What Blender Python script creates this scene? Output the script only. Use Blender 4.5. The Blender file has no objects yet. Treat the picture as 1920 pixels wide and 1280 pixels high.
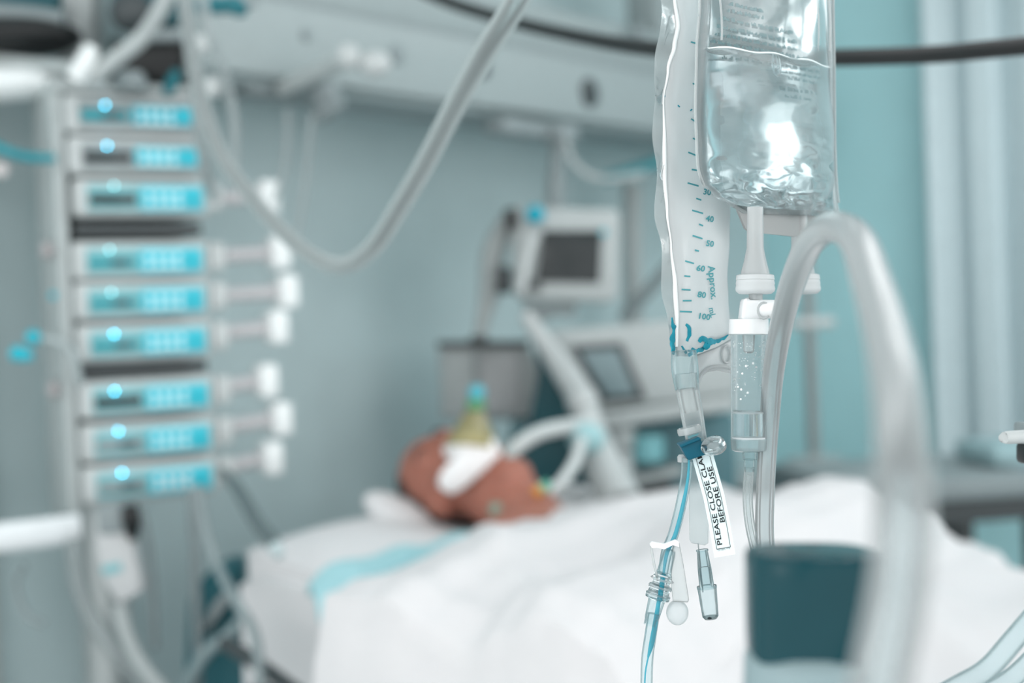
import bpy, bmesh, math, random
from mathutils import Vector, Matrix, noise
random.seed(7)
V = Vector
scn = bpy.context.scene
C = scn.collection
# ------------------------------------------------------------------ camera
FPX = 50 / 36 * 1920
_p, _r = .01875, .04
Fw = V((0, math.cos(_p), -math.sin(_p))); U0 = V((0, math.sin(_p), math.cos(_p))); R0 = V((1, 0, 0))
Rt = math.cos(_r) * R0 - math.sin(_r) * U0; Up = math.cos(_r) * U0 + math.sin(_r) * R0
EYE = V((0, 0, 1.35))
cam = bpy.data.cameras.new('camera'); co = bpy.data.objects.new('camera', cam); C.objects.link(co)
M = Matrix((Rt, Up, -Fw)).transposed().to_4x4(); M.translation = EYE
co.matrix_world = M
cam.lens = 50; cam.sensor_width = 36; cam.clip_start = .02
cam.dof.use_dof = True; cam.dof.focus_distance = .70; cam.dof.aperture_fstop = 4.6; cam.dof.aperture_blades = 0
scn.camera = co
scn.view_settings.view_transform = 'Standard'; scn.view_settings.look = 'None'
scn.view_settings.exposure = 0.07; scn.view_settings.gamma = 1
scn.cycles.use_denoising = True
scn.cycles.max_bounces = 14; scn.cycles.transmission_bounces = 14; scn.cycles.transparent_max_bounces = 40
scn.cycles.glossy_bounces = 6; scn.cycles.diffuse_bounces = 4
scn.cycles.sample_clamp_indirect = 6
scn.cycles.caustics_reflective = False
# ------------------------------------------------------------------ world and lights
w = bpy.data.worlds.new('daylight'); scn.world = w; w.use_nodes = True
bg = w.node_tree.nodes['Background']; bg.inputs[0].default_value = (.99, 1, 1, 1); bg.inputs[1].default_value = 1.5
def area(name, loc, target, sx, sy, power, col=(1, 1, 1)):
    l = bpy.data.lights.new(name, 'AREA'); l.shape = 'RECTANGLE'; l.size = sx; l.size_y = sy; l.energy = power; l.color = col
    o = bpy.data.objects.new(name, l); C.objects.link(o); o.location = loc
    o.rotation_euler = (V(target) - V(loc)).to_track_quat('-Z', 'Y').to_euler(); return o
area('added_soft_fill', (-1.6, -1.3, 2.0), (.1, 1.2, 1.2), 1.6, 1.4, 11, (1, 1, 1))  # added area light behind the camera for highlights; no window there
area('added_soft_fill', (2.6, 0.6, 2.0), (0.3, 2.6, .9), 1.4, 1.4, 11, (1, 1, 1))  # second added area light, from the right; no window there either
CEIL = [(-.2, 1.4), (1.1, 2.3), (1.6, 3.6 - .6)]
for x, y in CEIL: area('added_overhead_fill', (x, y, 2.70), (x, y, 0), 1.1, .55, 4.5)  # added overhead area lights, out of view

# ------------------------------------------------------------------ projection helpers (pixel + real depth -> place in the room)
def ray(x, y): return Fw + Rt * ((x - 960) / FPX) - Up * ((y - 640) / FPX)
def P(x, y, d): return EYE + ray(x, y) * d
def S(px, d): return px * d / FPX                       # size of px pixels at distance d
U2 = V((.625, .78, 0)); V2 = V((.78, -.625, 0)); BO = V((-.457, 2.3, 0)); Z = V((0, 0, 1))
def B(s, t, z): return BO + U2 * s + V2 * t + Z * z     # bed frame: s across, t head to foot
def onpl(x, y, o, n):
    r = ray(x, y); return EYE + r * ((o - EYE).dot(n) / r.dot(n))

# ------------------------------------------------------------------ materials
def srgb(c):
    return tuple(((v / 255) / 12.92 if v / 255 <= .04045 else ((v / 255 + .055) / 1.055) ** 2.4) for v in c) + (1,)
MATS = {}
def nt(name):
    m = bpy.data.materials.new(name); m.use_nodes = True; t = m.node_tree; t.nodes.clear()
    out = t.nodes.new('ShaderNodeOutputMaterial'); return m, t, out
def mat(name, col, rough=.5, metal=0, bump=0, scale=40, var=.04, trans=0, ior=1.45, emit=0, spec=.5, sss=0):
    if name in MATS: return MATS[name]
    m, t, out = nt(name); N = t.nodes.new; L = t.links.new
    b = N('ShaderNodeBsdfPrincipled'); L(b.outputs[0], out.inputs[0])
    c = srgb(col)
    tc = N('ShaderNodeTexCoord'); ns = N('ShaderNodeTexNoise'); ns.inputs['Scale'].default_value = scale; L(tc.outputs['Object'], ns.inputs['Vector'])
    ns.inputs['Detail'].default_value = 3
    rp = N('ShaderNodeValToRGB'); L(ns.outputs['Fac'], rp.inputs[0])
    rp.color_ramp.elements[0].position = .3; rp.color_ramp.elements[1].position = .7
    rp.color_ramp.elements[0].color = tuple(x * (1 - var) for x in c[:3]) + (1,)
    rp.color_ramp.elements[1].color = tuple(min(1, x * (1 + var)) for x in c[:3]) + (1,)
    L(rp.outputs[0], b.inputs['Base Color'])
    b.inputs['Roughness'].default_value = rough; b.inputs['Metallic'].default_value = metal
    b.inputs['Specular IOR Level'].default_value = spec
    b.inputs['Transmission Weight'].default_value = trans; b.inputs['IOR'].default_value = ior
    if sss: b.inputs['Subsurface Weight'].default_value = sss; b.inputs['Subsurface Scale'].default_value = .01
    if emit: b.inputs['Emission Color'].default_value = c; b.inputs['Emission Strength'].default_value = emit
    if bump:
        bp = N('ShaderNodeBump'); bp.inputs['Strength'].default_value = bump; bp.inputs['Distance'].default_value = .002
        L(ns.outputs['Fac'], bp.inputs['Height']); L(bp.outputs[0], b.inputs['Normal'])
    MATS[name] = m; return m
def clear(name, tint, col, haze=.1, edge=.6, power=2.0, rough=.15, gloss=1.0, bump=0, bscale=60):
    """thin clear plastic: see-through, whiter towards the edge, shiny"""
    if name in MATS: return MATS[name]
    m, t, out = nt(name); N = t.nodes.new; L = t.links.new
    tr = N('ShaderNodeBsdfTransparent'); tr.inputs[0].default_value = srgb(tint)
    df = N('ShaderNodeBsdfPrincipled'); df.inputs['Base Color'].default_value = srgb(col); df.inputs['Roughness'].default_value = .35
    tl = N('ShaderNodeBsdfTranslucent'); tl.inputs[0].default_value = srgb(col)
    dm = N('ShaderNodeMixShader'); dm.inputs[0].default_value = .45; L(df.outputs[0], dm.inputs[1]); L(tl.outputs[0], dm.inputs[2])
    lw = N('ShaderNodeLayerWeight'); lw.inputs[0].default_value = .5
    pw = N('ShaderNodeMath'); pw.operation = 'POWER'; L(lw.outputs['Facing'], pw.inputs[0]); pw.inputs[1].default_value = power
    ma = N('ShaderNodeMath'); ma.operation = 'MULTIPLY_ADD'; ma.use_clamp = True; L(pw.outputs[0], ma.inputs[0]); ma.inputs[1].default_value = edge; ma.inputs[2].default_value = haze
    mx = N('ShaderNodeMixShader'); L(ma.outputs[0], mx.inputs[0]); L(tr.outputs[0], mx.inputs[1]); L(dm.outputs[0], mx.inputs[2])
    gl = N('ShaderNodeBsdfGlossy'); gl.inputs['Roughness'].default_value = rough
    fr = N('ShaderNodeFresnel'); fr.inputs[0].default_value = 1.4
    fm = N('ShaderNodeMath'); fm.operation = 'MULTIPLY'; L(fr.outputs[0], fm.inputs[0]); fm.inputs[1].default_value = gloss; fm.use_clamp = True
    if bump:
        tc = N('ShaderNodeTexCoord'); ns = N('ShaderNodeTexNoise'); ns.inputs['Scale'].default_value = bscale; L(tc.outputs['Object'], ns.inputs['Vector'])
        bp = N('ShaderNodeBump'); bp.inputs['Strength'].default_value = bump; bp.inputs['Distance'].default_value = .003
        L(ns.outputs['Fac'], bp.inputs['Height'])
        for q in (gl, df, fr, lw): L(bp.outputs[0], q.inputs['Normal'])
    m2 = N('ShaderNodeMixShader'); L(fm.outputs[0], m2.inputs[0]); L(mx.outputs[0], m2.inputs[1]); L(gl.outputs[0], m2.inputs[2])
    L(m2.outputs[0], out.inputs[0]); MATS[name] = m; return m
WALL = mat('wall_paint', (194, 212, 214), .7, bump=.05, scale=8, var=.03)
WALLR = mat('wall_paint_teal', (186, 231, 235), .6, bump=.05, scale=6, var=.03)
CEILM = mat('ceiling_paint', (225, 232, 233), .8)
FLOORM = mat('floor_vinyl', (140, 155, 158), .35, bump=.05, scale=3, var=.06)
GREY = mat('light_grey_plastic', (172, 179, 179), .4)
PALE = mat('pale_plastic', (188, 193, 193), .4)
WHITE = mat('white_plastic', (232, 236, 236), .35)
MID = mat('mid_grey_plastic', (135, 145, 147), .45)
DARK = mat('dark_grey_plastic', (62, 68, 70), .4)
BLACK = mat('black_rubber', (22, 24, 25), .45)
STEEL = mat('brushed_steel', (175, 182, 183), .3, metal=.85)
TEAL = mat('dark_teal_plastic', (8, 100, 110), .4)
TEALD = mat('deep_teal_panel', (24, 78, 86), .5)
CYAN = mat('bright_cyan_plastic', (20, 180, 198), .4)
KEYS = mat('cyan_keypad', (66, 190, 207), .4, scale=140, var=.16)
KEYL = mat('pale_cyan_key', (205, 240, 244), .4)
PALECY = mat('pale_cyan_frame', (120, 178, 184), .4)
LCD = mat('dark_display_glass', (34, 42, 44), .12)
LCDT = mat('teal_display_glass', (20, 140, 150), .2)
LEDM = mat('cyan_led', (60, 190, 225), .3, emit=34)
LEDD = mat('pale_cyan_led', (125, 200, 208), .3, emit=14)
SHEET = mat('white_linen', (216, 215, 216), .85, bump=.15, scale=60, var=.015)
BLKT = mat('white_blanket', (215, 213, 214), .85, bump=.25, scale=90, var=.01)
GOWN = mat('pale_teal_cotton', (160, 203, 209), .85, bump=.2, scale=90)
SKIN = mat('skin', (166, 108, 92), .5, bump=.15, scale=30, var=.10, sss=.15)
HAIR = mat('dark_hair', (62, 52, 50), .7, bump=.6, scale=150)
TAPE = mat('white_tape', (244, 242, 242), .7)
TUBE = clear('clear_tubing', (248, 251, 251), (232, 238, 239), .16, .75, 1.8, .18, .8)
TUBEF = clear('cloudy_tubing', (235, 240, 240), (222, 228, 229), .38, .55, 1.5, .15)
FILM = clear('bag_film', (243, 249, 250), (225, 238, 240), .13, .5, 2.2, .1, .9, bump=.12, bscale=22)
POUCH = clear('milky_pouch_film', (242, 246, 246), (244, 247, 248), .66, .3, 1.5, .25, .7, bump=.3, bscale=30)
MILK = clear('milky_plastic', (240, 244, 244), (232, 236, 237), .66, .35, 1.2, .2)
HAZY = clear('hazy_plastic', (248, 251, 251), (250, 252, 252), .35, .4, 1.6, .15)
CYT = clear('cyan_tinted_tube', (246, 253, 254), (190, 222, 227), .10, .8, 2.4, .12, .8)
GLASS = mat('clear_hard_plastic', (236, 246, 248), .02, trans=1, ior=1.45, var=0)
GLASST = mat('cyan_tinted_plastic', (196, 226, 231), .03, trans=1, ior=1.42, var=0)
FLUID = mat('saline_fluid', (244, 250, 251), .13, trans=1, ior=1.33, var=0, spec=.5)
INK = mat('teal_ink', (0, 138, 158), .5, var=.15, scale=400)
INKP = mat('pale_teal_ink', (98, 150, 156), .6)
INKS = mat('scale_ink', (72, 150, 158), .6)
BLK = mat('black_ink', (16, 30, 34), .6)
LABEL = mat('pale_label_paper', (226, 243, 245), .5, var=.01)
DYE = mat('cyan_fluid', (0, 165, 188), .25)
YEL = clear('yellow_bag', (235, 228, 180), (205, 196, 150), .6, .3, 1.5, .2)

# ------------------------------------------------------------------ mesh helpers
def obj(name, bm, m, parent=None, smooth=True, angle=40):
    me = bpy.data.meshes.new(name); bmesh.ops.recalc_face_normals(bm, faces=bm.faces); bm.to_mesh(me); bm.free()
    if smooth:
        for p in me.polygons: p.use_smooth = True
        try: me.set_sharp_from_angle(angle=math.radians(angle))
        except Exception: pass
    me.materials.append(m)
    o = bpy.data.objects.new(name, me); C.objects.link(o)
    if parent is not None:
        o.parent = parent
        root = parent
        T = Matrix.Identity(4)
        if parent.get('_w') is not None: T = Matrix.Translation(-V(parent['_w']))
        o.matrix_parent_inverse = T
    return o
def thing(name, label, cat, loc=(0, 0, 0), group=None, rotz=None):
    o = bpy.data.objects.new(name, None); C.objects.link(o); o.location = V(loc); o.empty_display_size = .05
    o['label'] = label; o['category'] = cat
    if group: o['group'] = group
    if rotz is None: o['_w'] = tuple(loc)
    else: o.rotation_euler = (0, 0, rotz)
    return o
def tag(o, label, cat, group=None, kind=None):
    o['label'] = label; o['category'] = cat
    if group: o['group'] = group
    if kind: o['kind'] = kind
    return o
def struct(name, bm, m): o = obj(name, bm, m, smooth=False); o['kind'] = 'structure'; return o
def box(c, s, ax=None, bev=0, bm=None, seg=2):
    """box centred c, size s, axes ax (3 vectors)"""
    bm = bm or bmesh.new(); r = bmesh.ops.create_cube(bm, size=1)
    vs = r['verts']
    if bev:
        T = bmesh.new(); bmesh.ops.create_cube(T, size=1)
        for v in T.verts: v.co = V((v.co.x * s[0], v.co.y * s[1], v.co.z * s[2]))
        bmesh.ops.bevel(T, geom=T.edges[:], offset=bev, segments=seg, affect='EDGES', profile=.5)
        bmesh.ops.delete(bm, geom=vs, context='VERTS')
        mp = {v: bm.verts.new(v.co) for v in T.verts}
        for f in T.faces: bm.faces.new([mp[v] for v in f.verts])
        vs = list(mp.values()); T.free(); s = (1, 1, 1)
    ax = ax or (V((1, 0, 0)), V((0, 1, 0)), Z)
    for v in vs: v.co = V(c) + ax[0] * (v.co.x * s[0]) + ax[1] * (v.co.y * s[1]) + ax[2] * (v.co.z * s[2])
    return bm
def smoothpts(pts, n=8):
    """catmull-rom through list of tuples"""
    p = [V(q) if not isinstance(q, V) else q for q in pts]; out = []
    for i in range(len(p) - 1):
        a, b, c, d = p[max(0, i - 1)], p[i], p[i + 1], p[min(len(p) - 1, i + 2)]
        for k in range(n):
            t = k / n; out.append(.5 * ((2 * b) + (c - a) * t + (2 * a - 5 * b + 4 * c - d) * t * t + (3 * b - a - 3 * c + d) * t ** 3))
    out.append(p[-1].copy()); return out
def tube(pts, r, n=16, sub=8, bm=None, cap=True, flat=None, wob=0):
    """pts 3-D points; r number or list per point; flat=(dir, factor) squashes the section along dir"""
    bm = bm or bmesh.new()
    rr = r if isinstance(r, (list, tuple)) else [r] * len(pts)
    q = smoothpts([V((p[0], p[1], p[2], k)) for p, k in zip(pts, rr)], sub) if sub > 1 else [V((p[0], p[1], p[2], k)) for p, k in zip(pts, rr)]
    c = [V(p[:3]) for p in q]; rad = [p[3] for p in q]
    prev = None; rings = []
    for i, p in enumerate(c):
        t = (c[min(i + 1, len(c) - 1)] - c[max(0, i - 1)]).normalized()
        if prev is None:
            a = t.orthogonal().normalized()
        else: a = (prev - t * prev.dot(t)).normalized()
        prev = a; b = t.cross(a); ring = []
        for k in range(n):
            th = 2 * math.pi * k / n
            R = rad[i] * (1 + (wob * (noise.noise(p * 300 + V((k, 0, 0)))) if wob else 0))
            off = (a * math.cos(th) + b * math.sin(th)) * R
            if flat: off -= flat[0] * (off.dot(flat[0]) * (1 - flat[1]))
            ring.append(bm.verts.new(p + off))
        rings.append(ring)
    for i in range(len(rings) - 1):
        for k in range(n): bm.faces.new((rings[i][k], rings[i][(k + 1) % n], rings[i + 1][(k + 1) % n], rings[i + 1][k]))
    if cap: bm.faces.new(rings[0][::-1]); bm.faces.new(rings[-1])
    return bm
def pt(pts, r, **k):
    """tube through pixels at real depths; r in metres"""
    return tube([P(*p) for p in pts], r, **k)
def lathe(a, b, prof, n=28, bm=None, cap=True):
    """revolve prof [(t along a->b 0..1, radius)] about axis a-b"""
    bm = bm or bmesh.new(); a, b = V(a), V(b); d = b - a; t = d.normalized(); x = t.orthogonal().normalized(); y = t.cross(x); rings = []
    for (h, r) in prof:
        rings.append([bm.verts.new(a + d * h + (x * math.cos(2 * math.pi * k / n) + y * math.sin(2 * math.pi * k / n)) * max(r, 1e-5)) for k in range(n)])
    for i in range(len(rings) - 1):
        for k in range(n): bm.faces.new((rings[i][k], rings[i][(k + 1) % n], rings[i + 1][(k + 1) % n], rings[i + 1][k]))
    if cap: bm.faces.new(rings[0][::-1]); bm.faces.new(rings[-1])
    return bm
def prism(poly, dv, bm=None, bev=0):
    """closed polygon (3-D) extruded along dv"""
    bm = bm or bmesh.new(); T = bmesh.new()
    a = [T.verts.new(p) for p in poly]; b = [T.verts.new(V(p) + dv) for p in poly]
    n = len(poly); T.faces.new(a[::-1]); T.faces.new(b)
    for i in range(n): T.faces.new((a[i], a[(i + 1) % n], b[(i + 1) % n], b[i]))
    bmesh.ops.recalc_face_normals(T, faces=T.faces)
    if bev: bmesh.ops.bevel(T, geom=T.edges[:], offset=bev, segments=3, affect='EDGES', profile=.5)
    mp = {v: bm.verts.new(v.co) for v in T.verts}
    for f in T.faces: bm.faces.new([mp[v] for v in f.verts])
    T.free(); return bm
def pprism(px, d, depth, bev=0):
    """pixel outline at distance d (or per-point d) extruded away from the camera"""
    return prism([P(q[0], q[1], q[2] if len(q) > 2 else d) for q in px], Fw * depth, bev=bev)
def ball(c, r, bm=None, ax=None, seg=20):
    bm = bm or bmesh.new(); q = bmesh.ops.create_uvsphere(bm, u_segments=seg, v_segments=seg // 2 + 2, radius=1)
    rr = r if isinstance(r, (tuple, list)) else (r, r, r); ax = ax or (V((1, 0, 0)), V((0, 1, 0)), Z)
    for v in q['verts']: v.co = V(c) + ax[0] * v.co.x * rr[0] + ax[1] * v.co.y * rr[1] + ax[2] * v.co.z * rr[2]
    return bm
def interp(tab, x):
    if x <= tab[0][0]: return tab[0][1]
    for (a, va), (b, vb) in zip(tab, tab[1:]):
        if x <= b:
            k = (x - a) / (b - a); k = k * k * (3 - 2 * k); return va + (vb - va) * k
    return tab[-1][1]
def grid(nu, nv, f, bm=None, closed=False):
    bm = bm or bmesh.new(); g = [[bm.verts.new(f(i / (nu - 1), j / (nv - 1))) for j in range(nv)] for i in range(nu)]
    for i in range(nu - 1):
        for j in range(nv - 1): bm.faces.new((g[i][j], g[i + 1][j], g[i + 1][j + 1], g[i][j + 1]))
    return bm, g
def sheet(nu, nv, f, th):
    """solid sheet: top surface f, bottom shifted down by th"""
    bm = bmesh.new(); _, a = grid(nu, nv, f, bm); _, b = grid(nu, nv, lambda x, y: f(x, y) - th, bm)
    def side(A, Bv):
        for k in range(len(A) - 1): bm.faces.new((A[k], A[k + 1], Bv[k + 1], Bv[k]))
    side(a[0], b[0]); side(a[-1], b[-1]); side([r[0] for r in a], [r[0] for r in b]); side([r[-1] for r in a], [r[-1] for r in b]); return bm
def text(name, body, m, parent, size, f, x0=0, bold=0):
    """flat lettering mapped by f(x, y) -> point"""
    cu = bpy.data.curves.new(name, 'FONT'); cu.body = body; cu.size = size; cu.offset = bold; cu.resolution_u = 3
    o = bpy.data.objects.new(name, cu); C.objects.link(o); bpy.context.view_layer.update()
    me = bpy.data.meshes.new_from_object(o); bpy.data.objects.remove(o)
    bm = bmesh.new(); bm.from_mesh(me); bpy.data.meshes.remove(me)
    for v in bm.verts: v.co = f(v.co.x + x0, v.co.y)
    q = obj(name, bm, m, parent, smooth=False); return q

# ------------------------------------------------------------------ the room
W0 = V((-.886, 2.644, 0))
def Wb(k, z, off=0): return W0 + U2 * k + V2 * off + Z * z              # on the wall behind the bed head
AXB = (U2, V2, Z)
struct('wall_back', box(Wb(.35, 1.4, -.06), (4.9, .12, 2.8), AXB), WALL)
CN = Wb(2.8, 0)
struct('wall_right', box(CN + V2 * 2.3 + Z * 1.4 + U2 * .06, (.12, 4.6, 2.8), AXB), WALLR)
struct('floor', box(Wb(.35, -.05, 2.3), (4.9, 4.7, .1), AXB), FLOORM)
struct('ceiling', box(Wb(.35, 2.85, 2.3), (4.9, 4.7, .1), AXB), CEILM)
struct('baseboard_back', box(Wb(.35, .05, .012), (4.9, .02, .1), AXB), MID)
struct('trim_1', box(Wb(-.2, 1.4, .015), (.16, .03, 2.8), AXB), GREY)
for i, (x, y) in enumerate(CEIL):
    t = thing('added_ceiling_light', ['added unseen ceiling light panel above the pump tower', 'added unseen ceiling light panel above the foot of the bed', 'added unseen ceiling light panel nearest the curtain'][i], 'ceiling light', (x, y, 2.72))
    obj('frame', box((x, y, 2.77), (1.2, .62, .06)), WHITE, t, smooth=False)
    obj('diffuser', box((x, y, 2.735), (1.1, .54, .012)), mat('added_panel_glow', (250, 252, 255), .5, emit=1.2), t, smooth=False)  # glowing face of the added panel, put in to light the room
# curtain on the right wall
def curt(a, b):
    k = .62 + a * 1.5; q = a * 1.5
    off = .07 + .028 * math.sin(q * 44 + .5) + .012 * math.sin(q * 97 + 1)
    return CN + V2 * k - U2 * off + Z * (.78 + b * 1.95)
bm = sheet(240, 6, curt, V((.002, .002, 0)))
tag(obj('curtain', bm, mat('pale_curtain', (206, 222, 226), .8, bump=.1, scale=50)), 'pale blue-grey pleated curtain hanging on the right wall', 'curtain')
tag(obj('curtain_rail', box(CN + V2 * 1.4 - U2 * .07 + Z * 2.745, (.03, 1.8, .03), AXB), STEEL), 'slim steel rail along the top of the pale curtain', 'curtain rail')
# window sill with folded cloth
t = thing('trolley', 'grey trolley with flat top standing in front of the teal wall', 'trolley', P(1740, 1300, 3.1) * 1)
TZ = .955
def onz(x, y, z):
    r = ray(x, y); return EYE + r * ((z - EYE.z) / r.z)
t0, t1 = onz(1570, 905, TZ), onz(1960, 880, TZ)
tx = (t1 - t0).normalized(); ty = V((-tx.y, tx.x, 0))
TL = (t1 - t0).length
cc = (t0 + t1) / 2 + ty * .22
obj('top', box(cc + Z * (-.03), (TL, .5, .05), (tx, ty, Z), .01), MID, t)
obj('rim', box(t0 + tx * TL / 2 - Z * .07, (TL - .1, .03, .07), (tx, ty, Z)), DARK, t)
for a in (.62, .97):
    for b in (.03, .42): obj('leg', box(t0 + tx * TL * a + ty * b + Z * (-TZ / 2 - .03), (.035, .035, TZ - .06), (tx, ty, Z)), DARK, t)
obj('shelf', box(cc - Z * .5, (TL * .95, .45, .02), (tx, ty, Z)), MID, t)
tag(obj('folded_cloth', box(onz(1905, 862, TZ) + Z * .024, (.22, .2, .05), (tx, ty, Z), .015), mat('teal_cloth', (158, 186, 190), .9)), 'folded pale teal cloth on the grey trolley by the curtain', 'cloth')
# grey tray left of trolley
tag(obj('equipment_tray', box(P(1590, 892, 2.95), (.22, .3, .035), (tx, ty, Z), .01), MID), 'dark grey tray just behind the raised blanket', 'tray')
# bedside locker behind blanket
t = thing('bedside_cabinet', 'pale grey low cabinet behind the patient in front of the teal wall', 'cabinet', P(1480, 1250, 4.0))
c0 = P(1480, 900, 4.0); 
obj('body', box((c0.x, c0.y, c0.z / 2), (.42, .35, c0.z), None, .01), GREY, t); obj('top', box((c0.x, c0.y, c0.z + .012), (.46, .38, .024), None, .008), PALE, t)
obj('door', box((c0.x, c0.y - .18, c0.z * .4), (.38, .015, c0.z * .6), None, .004), PALE, t)
obj('drawer', box((c0.x, c0.y - .18, c0.z * .85), (.38, .015, c0.z * .2), None, .004), PALE, t)
# slim stand
t = thing('drip_stand', 'slim grey stand with short pale crossbar in front of the teal wall', 'stand', P(1527, 868, 3.45))
a, b = P(1527, 868, 3.45), P(1520, 470, 3.45); b = V((a.x, a.y, b.z))
obj('pole', lathe(a, b, [(0, .0145), (1, .0145)]), mat('grey_pole', (140, 147, 148), .5), t)
obj('base_plate', lathe(a, a + Z * .02, [(0, .07), (.6, .07), (1, .02)]), GREY, t)
q = P(1522, 605, 3.44); obj('crossbar', box(q, (.11, .035, .026), None, .01), PALE, t)

# ------------------------------------------------------------------ overhead supply beam
BM0 = V((-.478, 2.45, 0))
def Bb(k, off, z): return BM0 + U2 * k - V2 * off + Z * z          # off = away from camera
t = thing('supply_beam', 'long grey overhead medical supply beam crossing above the bed', 'supply beam', Bb(1, .1, 1.79))
BEAM = mat('beam_enamel', (153, 164, 165), .45, var=.02); BEAM2 = mat('beam_under', (150, 163, 165), .5)
obj('lower_housing', box(Bb(1.13, .11, 1.86), (2.32, .22, .14), AXB, .012), BEAM, t)
obj('upper_housing', box(Bb(1.13, .15, 1.99), (2.32, .22, .12), AXB, .015), BEAM, t)
obj('top_rail', box(Bb(1.13, .035, 1.935), (2.32, .02, .016), AXB, .004), MID, t)
obj('underside_panel', box(Bb(1.13, .11, 1.785), (2.28, .16, .012), AXB), BEAM2, t)
def onbeam(x, y): return onpl(x, y, Bb(0, 0, 0), V2)
for (x, y, r, m) in ((572, 65, .011, MID), (905, 127, .022, DARK), (1105, 174, .034, DARK), (1200, 60, .02, MID), (742, 102, .02, MID)):
    c = onbeam(x, y); obj('gas_outlet', lathe(c + V2 * .008, c - V2 * .01, [(0, r * .7), (.3, r), (1, r)]), m, t)
for k in (.3, 1.6):
    obj('ceiling_strut', box(Bb(k, .15, 2.43), (.1, .1, .74), AXB, .01), BEAM, t)
# bracket lamp cluster beneath the beam at left
t = thing('lamp_bracket', 'pale articulated lamp arm fixed under the beam beside the pump tower', 'lamp arm', P(560, 190, 2.6))
obj('mount', box(P(520, 168, 2.62), (.17, .05, .035), AXB, .008), MID, t)
obj('arm', pt([(530, 165, 2.58), (585, 140, 2.52), (650, 108, 2.46)], .016), GREY, t)
obj('joint', ball(P(610, 175, 2.58), .03), MID, t)
obj('knob', ball(P(652, 106, 2.42), (.022, .02, .022)), PALE, t); obj('knob', ball(P(702, 120, 2.44), (.03, .022, .022)), PALE, t)
obj('shade', lathe(P(600, 180, 2.6), P(625, 215, 2.6), [(0, .02), (.5, .035), (1, .03)]), MID, t)
# bracket + drop arm for the monitor
t = thing('pendant_bracket', 'grey vertical drop arm hanging from the beam above the monitor', 'monitor arm', P(1045, 240, 3.15))
obj('rail_clamp', box(P(980, 243, 3.1), (.2, .06, .03), AXB, .006), MID, t)
obj('clamp_block', box(P(1050, 250, 3.15), (.07, .06, .04), AXB, .008), MID, t)
obj('drop_pole', lathe(P(1047, 248, 3.15), P(1040, 395, 3.15), [(0, .016), (.5, .016), (.55, .02), (1, .02)]), MID, t)
obj('cable', pt([(1060, 262, 3.12), (1080, 310, 3.1), (1130, 335, 3.1), (1210, 325, 3.1)], .006), GREY, t)
tag(obj('teal_hose', pt([(1130, 336, 3.7), (1190, 318, 3.7), (1260, 296, 3.7), (1330, 280, 3.7)], .014), mat('teal_rubber', (70, 165, 175), .5)), 'teal hose on the wall to the right of the drop arm', 'hose')
tag(obj('wall_conduit', pt([(1185, 345, 3.9), (1186, 470, 3.9), (1188, 620, 3.9)], .027), GREY), 'vertical pale grey conduit on the wall right of the monitor', 'conduit')
tag(obj('support_strut', pt([(1165, 600, 3.6), (1215, 545, 3.6), (1300, 450, 3.6)], .016), MID), 'slanting grey rod behind the monitor and drip pouch', 'rod')

# ------------------------------------------------------------------ monitor
t = thing('monitor', 'small pale grey patient monitor with dark screen on the drop arm', 'monitor', P(1060, 565, 3.1))
obj('housing', pprism([(962, 386), (1158, 392), (1164, 410), (1160, 556), (1148, 566), (975, 562), (964, 550), (956, 400)], 3.05, .09, .008), GREY, t)
s = obj('screen', pprism([(1018, 432), (1128, 432), (1124, 530), (1005, 528)], 3.044, .01, .001), LCD, t)
obj('side_grip', pprism([(945, 392), (968, 388), (972, 425), (950, 432)], 3.03, .08, .005), BLACK, t)
obj('alarm_knob', ball(P(1003, 402, 3.03), (.021, .015, .019)), mat('cyan_knob', (0, 160, 182), .4), t)
obj('inner_bracket', pt([(1000, 440, 3.03), (985, 490, 3.02), (975, 545, 3.02)], .014), PALE, t)
obj('status_light', ball(P(1131, 436, 3.04), .007), CYAN, t)
obj('lower_edge', box(P(1000, 535, 3.04), (.03, .01, .02)), DARK, t)
obj('base_bracket', pprism([(980, 568), (1082, 568), (1078, 590), (1035, 592), (1020, 606), (985, 600)], 3.08, .06, .004), MID, t)
# pole left of the monitor
t = thing('equipment_pole', 'bent grey pole carrying the monitor left edge above the grey box', 'pole', P(900, 645, 3.15))
obj('pole', pt([(957, 405, 3.12), (925, 470, 3.12), (918, 540, 3.12), (905, 600, 3.12), (898, 645, 3.12)], [.02, .026, .024, .016, .014]), GREY, t)
obj('clamp', box(P(945, 525, 3.08), (.035, .05, .06), None, .01), DARK, t)
obj('foot', box(P(898, 638, 3.12), (.04, .04, .02), None, .006), DARK, t)
# grey device box
t = thing('suction_unit', 'boxy pale grey unit with a dark top edge left of the ventilator', 'medical unit', P(905, 790, 3.25))
obj('case', pprism([(822, 650), (990, 648), (1020, 700), (1015, 788), (826, 786)], 3.2, .16, .01), GREY, t)
obj('top_edge', pprism([(818, 640), (992, 638), (992, 650), (820, 652)], 3.19, .17, .003), DARK, t)
obj('door_panel', pprism([(898, 664), (975, 662), (978, 772), (900, 774)], 3.19, .012, .003), mat('pinkish_grey', (178, 180, 181), .5), t)
obj('groove', pprism([(888, 655), (893, 655), (895, 780), (890, 780)], 3.195, .01), MID, t)
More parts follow.
